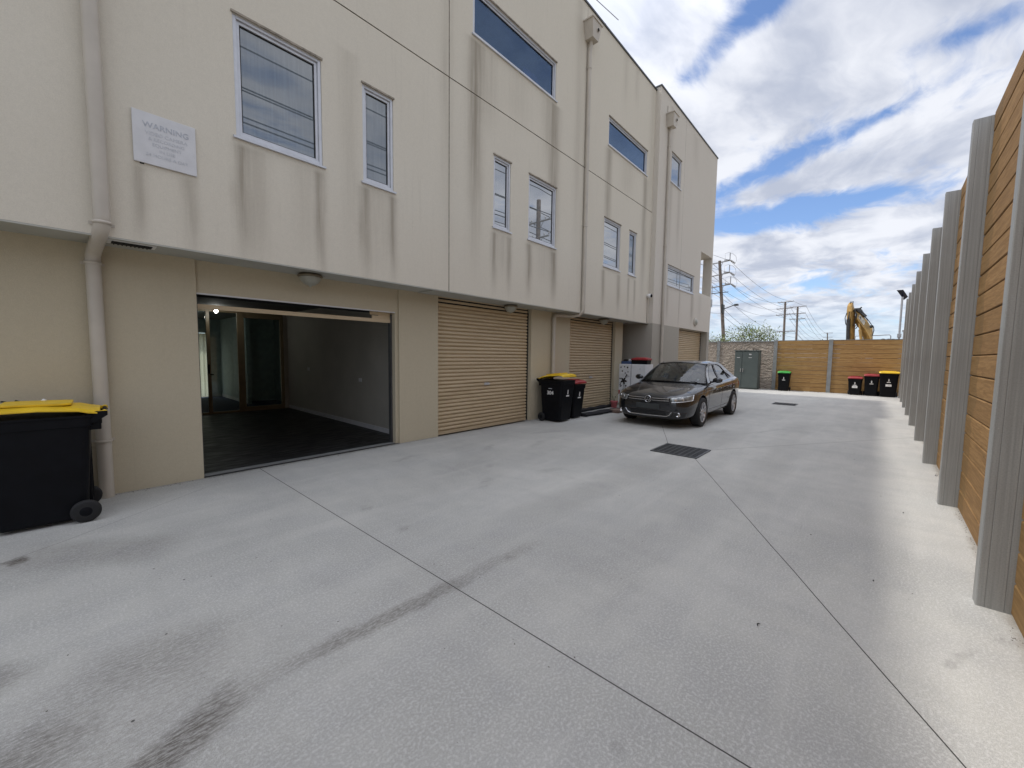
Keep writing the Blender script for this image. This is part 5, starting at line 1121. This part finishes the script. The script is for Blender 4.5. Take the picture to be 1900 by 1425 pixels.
# x: half width, bottom z, belt (shoulder) z, centre top z
TAB = [(0.00, .50, .30, .60, .665), (.03, .62, .22, .635, .70), (.09, .72, .19, .665, .735), (.20, .80, .18, .70, .775), (.38, .855, .18, .745, .82), (.62, .88, .18, .79, .865), (.90, .89, .18, .83, .90),
       (1.15, .889, .18, .865, .935), (1.38, .888, .18, .895, .962), (1.7, .888, .18, .915, .955), (2.2, .888, .18, .935, .955), (2.8, .888, .18, .955, .97), (3.3, .888, .18, .975, .99), (3.7, .885, .19, .99, 1.03),
       (3.95, .878, .20, .995, 1.075), (4.2, .86, .22, .995, 1.085), (4.42, .825, .26, .985, 1.08), (4.55, .76, .30, .965, 1.06), (4.62, .68, .36, .93, 1.02), (4.645, .58, .42, .88, .96)]
rings = []
for (x, w_, zb, zs, zt) in TAB:
    sh = .045 if x < 4.3 else .05
    half = [(0, zb), (w_ * .6, zb), (w_ * .93, zb + .035), (w_ * .975, zb + .13), (w_ * .995, lerp(zb, zs, .48)), (w_ * 1.0, lerp(zb, zs, .66)), (w_ * .985, zs - .09), (w_ * .955, zs - .02), (w_ * .91, zs + (.02 if 1.3 > x or x > 3.9 else .012)), (w_ * .76, lerp(zs, zt, .62)), (w_ * .45, lerp(zs, zt, .9)), (0, zt)]
    ring = [(x, y, z) for (y, z) in half] + [(x, -y, z) for (y, z) in reversed(half[1:-1])]
    rings.append(ring)
m = MB(); m.loft(rings, smooth=True)
me = bpy.data.meshes.new('tmp'); me.from_pydata(m.v, [], m.f); bm = bmesh.new(); bm.from_mesh(me); bmesh.ops.remove_doubles(bm, verts=bm.verts[:], dist=1e-5); bmesh.ops.recalc_face_normals(bm, faces=bm.faces[:]); bm.to_mesh(me); bm.free()
to = bpy.data.objects.new('tmp', me); COL.objects.link(to); s_ = to.modifiers.new('s', 'SUBSURF'); s_.levels = 3; s_.render_levels = 3
me.polygons.foreach_set('use_smooth', [True] * len(me.polygons))
# wheel openings
AX = [(.90, .325), (3.55, .325)]
cut = MB()
for (ax, az) in AX:
    for s in (-1, 1):
        c = MB(); ya, yb = sorted((s * .60, s * 1.05)); n_ = 40
        cut.loft([[(ax + .362 * math.cos(2 * PI * q / n_), y, az + .02 + .362 * math.sin(2 * PI * q / n_)) for q in range(n_)] for y in (ya, yb)], smooth=False)
co = cut.build('cutter', M['trimblack']); bo = to.modifiers.new('b', 'BOOLEAN'); bo.operation = 'DIFFERENCE'; bo.object = co; bo.solver = 'EXACT'
me.materials.append(M['paint']); bpy.context.view_layer.update(); dg = bpy.context.evaluated_depsgraph_get()
bme = bpy.data.meshes.new_from_object(to.evaluated_get(dg)); bme.name = 'body'
bpy.data.objects.remove(to); bpy.data.objects.remove(co)
bme.materials.clear(); bme.materials.append(M['paint']); bme.materials.append(M['trimblack'])
for p in bme.polygons:
    c = p.center; inw = any(math.hypot(c.x - ax, c.z - az - .02) < .3615 for ax, az in AX) and abs(c.y) > .55 and c.z < .72
    p.material_index = 1 if (inw or (c.z < .21 and abs(p.normal.z) > .7)) else 0
    if inw: p.use_smooth = False
BODY = bpy.data.objects.new('body', bme); COL.objects.link(BODY); BODY.parent = CAR
bvh = BVHTree.FromPolygons([v.co for v in bme.vertices], [list(p.vertices) for p in bme.polygons])
def hit(p, d):
    d = Vector(d).normalized(); o = Vector(p) - d * 2.0; r_ = bvh.ray_cast(o, d)
    return (r_[0], r_[1]) if r_[0] is not None else (Vector(p), -d)
def patch(mb, corners, d, off=.004, n=10, k_=6, thick=.0):
    """four guide corners swept into a skin lying on the body along direction d"""
    a, b, c, e = [Vector(q) for q in corners]; d = Vector(d).normalized(); vs = []
    for j in range(k_ + 1):
        for i in range(n + 1):
            p = a.lerp(b, i / n).lerp(e.lerp(c, i / n), j / k_); h, nn = hit(p, d); vs.append(h - d * off)
    fs = [(j * (n + 1) + i, j * (n + 1) + i + 1, (j + 1) * (n + 1) + i + 1, (j + 1) * (n + 1) + i) for j in range(k_) for i in range(n)]
    N = len(vs); vs2 = [v + d * (off + .004) for v in vs]; per = [i for i in range(n + 1)] + [j * (n + 1) + n for j in range(1, k_ + 1)] + [k_ * (n + 1) + i for i in range(n - 1, -1, -1)] + [j * (n + 1) for j in range(k_ - 1, 0, -1)]
    fs += [(per[i], per[(i + 1) % len(per)], per[(i + 1) % len(per)] + N, per[i] + N) for i in range(len(per))]
    mb.add(vs + vs2, fs, True)
def line_on(mb, pts, d, r=.004, off=.0, n=8, sub=6):
    out = []
    pts = [Vector(p) for p in pts]
    for a, b in zip(pts, pts[1:]):
        for i in range(sub): out.append(hit(a.lerp(b, i / sub), d)[0] - Vector(d).normalized() * off)
    out.append(hit(pts[-1], d)[0] - Vector(d).normalized() * off); mb.tube(out, r, n)

fwd = (1, 0, 0)
# shut lines of hood, doors, bumper
m = MB()
for s in (-1, 1):
    sd = (0, -s, 0)
    line_on(m, [(.95 + .36, s, .25), (1.33, s, .5), (1.36, s, .80), (1.40, s, .9)], sd, .0035, -.001); line_on(m, [(2.40, s, .25), (2.42, s, .6), (2.44, s, .93)], sd, .0035, -.001)
    line_on(m, [(3.10, s, .25), (3.18, s, .45), (3.42, s, .78), (3.46, s, .95)], sd, .0035, -.001); line_on(m, [(1.31, s, .245), (2.4, s, .245), (3.1, s, .25)], sd, .0035, -.001)
    line_on(m, [(.30, s, .66), (.52, s, .60), (.60, s, .56)], sd, .0035, -.001)
    line_on(m, [(.10, s * .56, 1.2), (.5, s * .70, 1.2), (1.0, s * .76, 1.2), (1.38, s * .80, 1.2)], (0, 0, -1), .0035, -.001)
wpart_l = m.build('shut_line', M['trimblack'], BODY)
for s in (-1, 1):
    m = MB(); line_on(m, [(1.45, s, .345), (2.3, s, .35), (3.1, s, .37)], (0, -s, 0), .012, -.004); m.build('side_strip', M['trimblack'], BODY)
# side crease highlight ridge
m = MB()
for s in (-1, 1): line_on(m, [(.12, s * .30, 1.2), (.6, s * .46, 1.2), (1.2, s * .58, 1.2)], (0, 0, -1), .010, -.007)
m.build('hood_crease', M['paint'], BODY)
m = MB()
for s in (-1, 1): line_on(m, [(.55, s, .735), (1.4, s, .78), (2.4, s, .805), (3.5, s, .84), (4.3, s, .87)], (0, -s, 0), .006, -.004)
m.build('crease', M['paint'], BODY)
# grille, badge, bumper intake, plate
m = MB(); patch(m, [(0, -.48, .672), (0, .48, .672), (0, .46, .565), (0, -.46, .565)], fwd, .006, 24, 4); gr = m.build('grille', M['trimblack'], CAR)
m = MB()
for z in (.646, .600):
    for s in (-1, 1): line_on(m, [(0, s * .09, z), (0, s * .25, z + .001), (0, s * .455, z + .006)], fwd, .006, .008)
m.build('grille_bar', M['chrome'], gr)
hc = hit((0, 0, .62), fwd)[0]; e = empty('badge', (hc.x - .012, 0, .622)); e.parent = CAR
bpy.data.objects.remove(e)
m = MB(); bx_ = hc.x - .016; R0 = .076
n_ = 40; m.loft([[(bx_ + dx2, rr_ * math.cos(2 * PI * q / n_), .622 + rr_ * math.sin(2 * PI * q / n_)) for q in range(n_)] for (dx2, rr_) in [(.012, R0), (-.004, R0), (-.008, R0 - .004), (-.004, R0 - .010), (.004, R0 - .011)]], caps=False)
def stroke(pts, wd):
    for a, b in zip(pts, pts[1:]):
        a, b = Vector(a), Vector(b); u = (b - a).normalized(); v = Vector((-u.y, u.x)) * wd / 2
        a2 = a - u * wd * .2; b2 = b + u * wd * .2
        m.prism([tuple(a2 + v), tuple(a2 - v), tuple(b2 - v), tuple(b2 + v)], lambda y, z: (bx_ - .005, y, .622 + z), lambda y, z: (bx_ + .004, y, .622 + z))
stroke([(-.022, .055), (0, .006), (.022, .055)], .011)
stroke([(-.051, .030), (-.026, -.047), (0, .000), (.026, -.047), (.051, .030)], .011)
bdg = m.build('badge', M['chrome'], CAR)
m = MB(); m.prism([((R0 - .008) * math.cos(2 * PI * q / 32), (R0 - .008) * math.sin(2 * PI * q / 32)) for q in range(32)], lambda y, z: (bx_ + .002, y, .622 + z), lambda y, z: (bx_ + .006, y, .622 + z)); m.build('badge_backing', M['trimblack'], bdg)
m = MB(); patch(m, [(0, -.50, .395), (0, .50, .395), (0, .38, .285), (0, -.38, .285)], fwd, .006, 24, 6); lg = m.build('lower_grille', M['trimblack'], CAR)
m = MB(); line_on(m, [(0, -.52, .375), (0, -.47, .30), (0, -.41, .270), (0, 0, .262), (0, .41, .270), (0, .47, .30), (0, .52, .375)], fwd, .009, .008, sub=8); m.build('chrome_trim', M['chrome'], lg)
m = MB()
for z in (.31, .34, .37): line_on(m, [(0, -.4, z), (0, .4, z)], fwd, .005, .009)
m.build('grille_bar', M['black'], lg)
m = MB(); m.box(hit((0, .2, .47), fwd)[0].x - .016, hit((0, 0, .47), fwd)[0].x + .03, -.26, .26, .415, .525); m.build('number_plate', simple('blank_dark_plate', (.035, .04, .042), .5), CAR, bevel=.006)
for s in (-1, 1):
    m = MB(); patch(m, [(.0, s * .56, .375), (.10, s * .80, .36), (.10, s * .79, .265), (.0, s * .50, .27)], (1, -.25 * s, 0), .006, 12, 5); fs_ = m.build('fog_surround', M['trimblack'], CAR)
    h_, n1_ = hit((.0, s * .655, .32), (1, -.25 * s, 0)); m = MB(); n_ = 20
    m.loft([[(h_.x - .012 + dd, h_.y + rr_ * math.cos(2 * PI * q / n_), h_.z + rr_ * math.sin(2 * PI * q / n_)) for q in range(n_)] for dd, rr_ in [(.02, .046), (-.004, .046), (-.006, .038), (.004, .034), (.008, .001)]], caps=False); m.build('fog_light', M['chrome'], fs_)
    # headlight
    m = MB(); C_ = [(.02, s * .47, .675), (.36, s * .875, .735), (.30, s * .87, .62), (.02, s * .50, .575)]
    patch(m, C_, (1, -.55 * s, 0), .008, 18, 7); hl = m.build('headlight', M['lampglass'], CAR)
    m = MB(); line_on(m, [C_[1], C_[2], C_[3]], (1, -.55 * s, 0), .006, .008, sub=10); m.build('headlight_rim', M['chrome'], hl)
    for (px_, py_, pz_, rr0) in [(.05, .585, .635, .032), (.12, .70, .65, .036)]:
        h_, _ = hit((px_, s * py_, pz_), (1, -.55 * s, 0)); m = MB(); dv = Vector((-1, .55 * s, 0)).normalized(); tv = Vector((-dv.y, dv.x, 0))
        m.loft([[h_ + dv * dd + tv * rr_ * math.cos(2 * PI * q / 20) + Vector((0, 0, 1)) * rr_ * math.sin(2 * PI * q / 20) for q in range(20)] for dd, rr_ in [(.006, rr0), (.014, rr0 * .95), (.016, rr0 * .8), (.010, rr0 * .5), (.013, .001)]], caps=False); m.build('lamp_lens', M['chrome'], hl)
    # tail light, door handles
    m = MB(); patch(m, [(4.30, s, .90), (4.60, s * .9, .88), (4.60, s * .9, .74), (4.32, s, .76)], (-.3, -s, 0), .006, 8, 5); m.build('tail_light', M['redlid'], CAR)
    for hx_ in (2.22, 3.12):
        h_, _ = hit((hx_, s, .80), (0, -s, 0)); m = MB(); m.loft([[(hx_ - .10 + .2 * t, h_.y + s * (.012 + .022 * math.sin(PI * t)) + .008 * math.cos(2 * PI * q / 10), h_.z + .014 * math.sin(2 * PI * q / 10)) for q in range(10)] for t in (0, .15, .35, .65, .85, 1)]); m.build('door_handle', M['paint'], CAR)
# greenhouse
def side_y(z): t = (z - .93) / .47; return .815 - .235 * t - .03 * math.sin(PI * max(0, min(1, t)))
sil = [(1.36, .90), (1.62, 1.09), (1.90, 1.275), (2.10, 1.375), (2.35, 1.415), (2.7, 1.428), (3.0, 1.412), (3.25, 1.375), (3.55, 1.27), (3.80, 1.155), (4.02, 1.05), (4.02, .98), (3.4, .95), (2.6, .93), (1.9, .91)]
wins = [[(1.66, .985), (1.80, 1.09), (2.02, 1.245), (2.17, 1.33), (2.34, 1.365), (2.47, 1.373), (2.45, .97), (2.0, .96), (1.68, .955)],
        [(2.53, .975), (2.545, 1.373), (2.72, 1.375), (2.95, 1.355), (3.14, 1.315), (3.35, 1.19), (3.36, 1.0), (3.0, .985)],
        [(3.42, 1.01), (3.41, 1.16), (3.55, 1.10), (3.66, 1.03)]]
def subdiv(poly, L=.06):
    out = []
    for a, b in zip(poly, poly[1:] + poly[:1]):
        k_ = max(1, int(math.hypot(b[0] - a[0], b[1] - a[1]) / L)); out += [(lerp(a[0], b[0], i / k_), lerp(a[1], b[1], i / k_)) for i in range(k_)]
    return out
for s in (-1, 1):
    m = MB(); loops = [subdiv(sil)] + [subdiv(q) for q in wins]; flat = [p for l in loops for p in l]
    tri = tessellate_polygon([[Vector((p[0], p[1], 0)) for p in l] for l in loops])
    m.add([(p[0], s * side_y(p[1]), p[1]) for p in flat], [tuple(t) for t in tri], False)
    o = m.build('side_frame', M['paint'], CAR, fix=True); so_ = o.modifiers.new('t', 'SOLIDIFY'); so_.thickness = .03; so_.offset = 0
    nm = ['front_side_window', 'rear_side_window', 'quarter_window']
    for q, l in zip(nm, wins):
        l2 = subdiv(l, .08); m = MB(); tri = tessellate_polygon([[Vector((p[0], p[1], 0)) for p in l2]])
        m.add([(p[0], s * (side_y(p[1]) + .006), p[1]) for p in l2], [tuple(t) for t in tri], True); wp = m.build(q, M['carglassside'], CAR, fix=False)
        m = MB(); m.tube([(p[0], s * (side_y(p[1]) + .016), p[1]) for p in l2 + [l2[0]]], .007, 6, cap=False); m.build('window_seal', M['trimblack'], wp)
# roof panel
m = MB(); rg = []
rt = [(2.06, 1.37), (2.12, 1.385), (2.35, 1.418), (2.7, 1.43), (3.0, 1.414), (3.2, 1.39), (3.28, 1.37)]
for (x, z) in rt:
    y0 = side_y(z) + .012
    rg.append([(x - .10 * (1 - abs(t)) ** 1 * (1 if x < 2.2 else -.6 if x > 3.15 else 0) * .9, y0 * t, z + .045 * (1 - t * t)) for t in [i / 8 for i in range(-8, 9)]])
m.loft(rg, close=False, caps=False); o = m.build('roof', M['paint'], CAR); so_ = o.modifiers.new('t', 'SOLIDIFY'); so_.thickness = .02; so_.offset = -1
m = MB(); m.box(2.20, 2.29, -.34, -.22, 1.436, 1.442); m.build('toll_tag', M['white'], o)
# windscreen and rear screen
def screen(name, b, t, mat, frit=True):
    m = MB(); vs = []; n, k_ = 18, 8
    for j in range(k_ + 1):
        for i in range(n + 1):
            u = i / n * 2 - 1; v = j / k_
            yb = b[1] * u; yt = t[1] * u; xb = b[0] + b[3] * (u * u); xt = t[0] + t[3] * (u * u); zb = b[2] - .03 * u * u; zt = t[2] - .035 * u * u
            bul = .035 * math.sin(PI * v)
            vs.append((lerp(xb, xt, v), lerp(yb, yt, v), lerp(zb, zt, v) + bul))
    m.add(vs, [(j * (n + 1) + i, j * (n + 1) + i + 1, (j + 1) * (n + 1) + i + 1, (j + 1) * (n + 1) + i) for j in range(k_) for i in range(n)], True)
    o = m.build(name, mat, CAR, fix=False)
    per = [vs[i] for i in range(n + 1)] + [vs[j * (n + 1) + n] for j in range(1, k_ + 1)] + [vs[k_ * (n + 1) + i] for i in range(n - 1, -1, -1)] + [vs[j * (n + 1)] for j in range(k_ - 1, -1, -1)]
    m = MB(); m.tube(per, .014, 6, cap=False); m.build('screen_seal', M['trimblack'], o); return o
ws = screen('windscreen', (1.22, .775, .965, .17), (1.99, .56, 1.405, .09), M['carglass'])
screen('rear_window', (3.98, .70, 1.075, -.12), (3.30, .54, 1.40, -.05), M['carglass'])
m = MB(); m.box(1.30, 1.44, -.6, .6, .955, .972); m.tube([(1.36, .3, .985), (1.52, -.1, 1.03), (1.66, -.42, 1.10)], .007, 6); m.tube([(1.30, -.1, .985), (1.42, -.45, 1.0), (1.5, -.62, 1.02)], .007, 6); m.build('wiper', M['trimblack'], ws)
m = MB(); m.box(1.92, 1.98, -.11, .11, 1.30, 1.36); m.build('rear_view_mirror', M['trimblack'], ws, bevel=.01)
m = MB(); m.add([(1.40, -.62, .995), (1.44, -.56, 1.0), (1.50, -.56, 1.035), (1.46, -.62, 1.03)], [(0, 1, 2, 3)]); m.build('rego_sticker', M['white'], ws, fix=False)
# interior
m = MB(); m.box(1.45, 1.85, -.72, .72, .93, 1.0); m.build('dashboard', M['trimblack'], CAR, bevel=.03)
for (x, ys) in [(2.55, (-.36, .36)), (3.25, (-.38, 0, .38))]:
    for y in ys:
        m = MB(); m.loft([[(x + .10 * (z - .9) + p[0], y + p[1], z) for p in rrect(.06, wd_, .04)] for (z, wd_) in [(.90, .24), (1.05, .24), (1.14, .18), (1.16, .10)]]); st = m.build('seat', M['seat'], CAR)
        m = MB(); m.loft([[(x + .10 * (z - .9) + p[0], y + p[1], z) for p in rrect(.045, wd_, .03)] for (z, wd_) in [(1.17, .10), (1.20, .13), (1.28, .12), (1.31, .09)]]); m.build('head_rest', M['seat'], st)
m = MB(); n_ = 26; m.tube([(1.98 + .06 * math.sin(2 * PI * q / n_), -.36 + .18 * math.cos(2 * PI * q / n_), 1.0 + .17 * math.sin(2 * PI * q / n_)) for q in range(n_ + 1)], .014, 8); m.build('steering_wheel', M['trimblack'], CAR)
# mirrors
for s in (-1, 1):
    m = MB(); rg = []
    for (t, sc) in [(0, .35), (.2, .8), (.5, 1.0), (.8, .92), (1.0, .5)]:
        yc = s * (.86 + .20 * t); rg.append([(1.66 + .015 * t + .055 * sc * math.cos(2 * PI * q / 14), yc, 1.015 + .068 * sc * math.sin(2 * PI * q / 14)) for q in range(14)])
    m.loft(rg); mr = m.build('wing_mirror', M['paint'], CAR)
    m = MB(); m.tube([(1.70, s * .78, .965), (1.69, s * .84, .965), (1.68, s * .90, .985)], .022, 8); m.box(1.705, 1.722, min(s * .90, s * 1.03), max(s * .90, s * 1.03), .97, 1.06); m.tube([(1.612, s * .9, .99), (1.606, s * .98, .99), (1.62, s * 1.05, 1.0)], .007, 6); m.build('mirror_foot', M['trimblack'], mr)
# wheels
def wheel(ax, s):
    y0 = s * .80; rr_ = .325
    m = MB(); prof = [(.222, -.095), (.25, -.105), (.295, -.107), (.316, -.095), (.325, -.07), (.325, .07), (.316, .095), (.295, .107), (.25, .105), (.222, .095)]
    m.lathe(prof, (ax, y0, rr_), 'Y', 44)
    t_ = m.build('wheel', M['rubber'], CAR)
    m = MB(); f = s
    m.lathe([(.222, -.09 * f), (.205, -.05 * f), (.20, .03 * f), (.212, .085 * f), (.226, .098 * f), (.230, .09 * f)], (ax, y0, rr_), 'Y', 44)
    for q in range(5):
        for dlt in (-.16, .16):
            a = 2 * PI * q / 5 + PI / 2; a1 = a + dlt * 1.6; a0 = a + dlt * .9
            p0_ = Vector((math.cos(a0), 0, math.sin(a0))) * .05; p1_ = Vector((math.cos(a1), 0, math.sin(a1))) * .215
            tv = Vector((-math.sin(a), 0, math.cos(a)))
            c0 = Vector((ax, y0, rr_))
            vs = []
            for (p_, hw_, dy_) in [(p0_, .020, .072), (p0_.lerp(p1_, .5), .015, .082), (p1_, .022, .090)]:
                for (u_, v_) in [(-1, 0), (1, 0), (1, -.03), (-1, -.03)]: vs.append(c0 + p_ + tv * hw_ * u_ + Vector((0, s * (dy_ + v_), 0)))
            m.add(vs, [(0, 1, 5, 4), (4, 5, 9, 8), (1, 2, 6, 5), (5, 6, 10, 9), (3, 0, 4, 7), (7, 4, 8, 11), (2, 3, 7, 6), (6, 7, 11, 10), (8, 9, 10, 11), (0, 3, 2, 1)])
    m.lathe([(.058, .04 * f), (.058, .076 * f), (.045, .084 * f), (.001, .086 * f)], (ax, y0, rr_), 'Y', 24)
    m.build('rim', M['rim'], t_)
    m = MB(); m.lathe([(.001, .0), (.19, .0), (.19, .012 * f), (.001, .012 * f)], (ax, y0, rr_), 'Y', 30); m.build('brake_disc', M['meter'], t_)
for ax, _ in AX:
    for s in (-1, 1): wheel(ax, s)
m = MB(); m.tube([(.90, -.75, .32), (.90, .75, .32)], .05, 8); m.tube([(3.55, -.75, .32), (3.55, .75, .32)], .05, 8); m.box(.6, 4.2, -.58, .58, .185, .24); m.build('underbody', M['trimblack'], CAR)
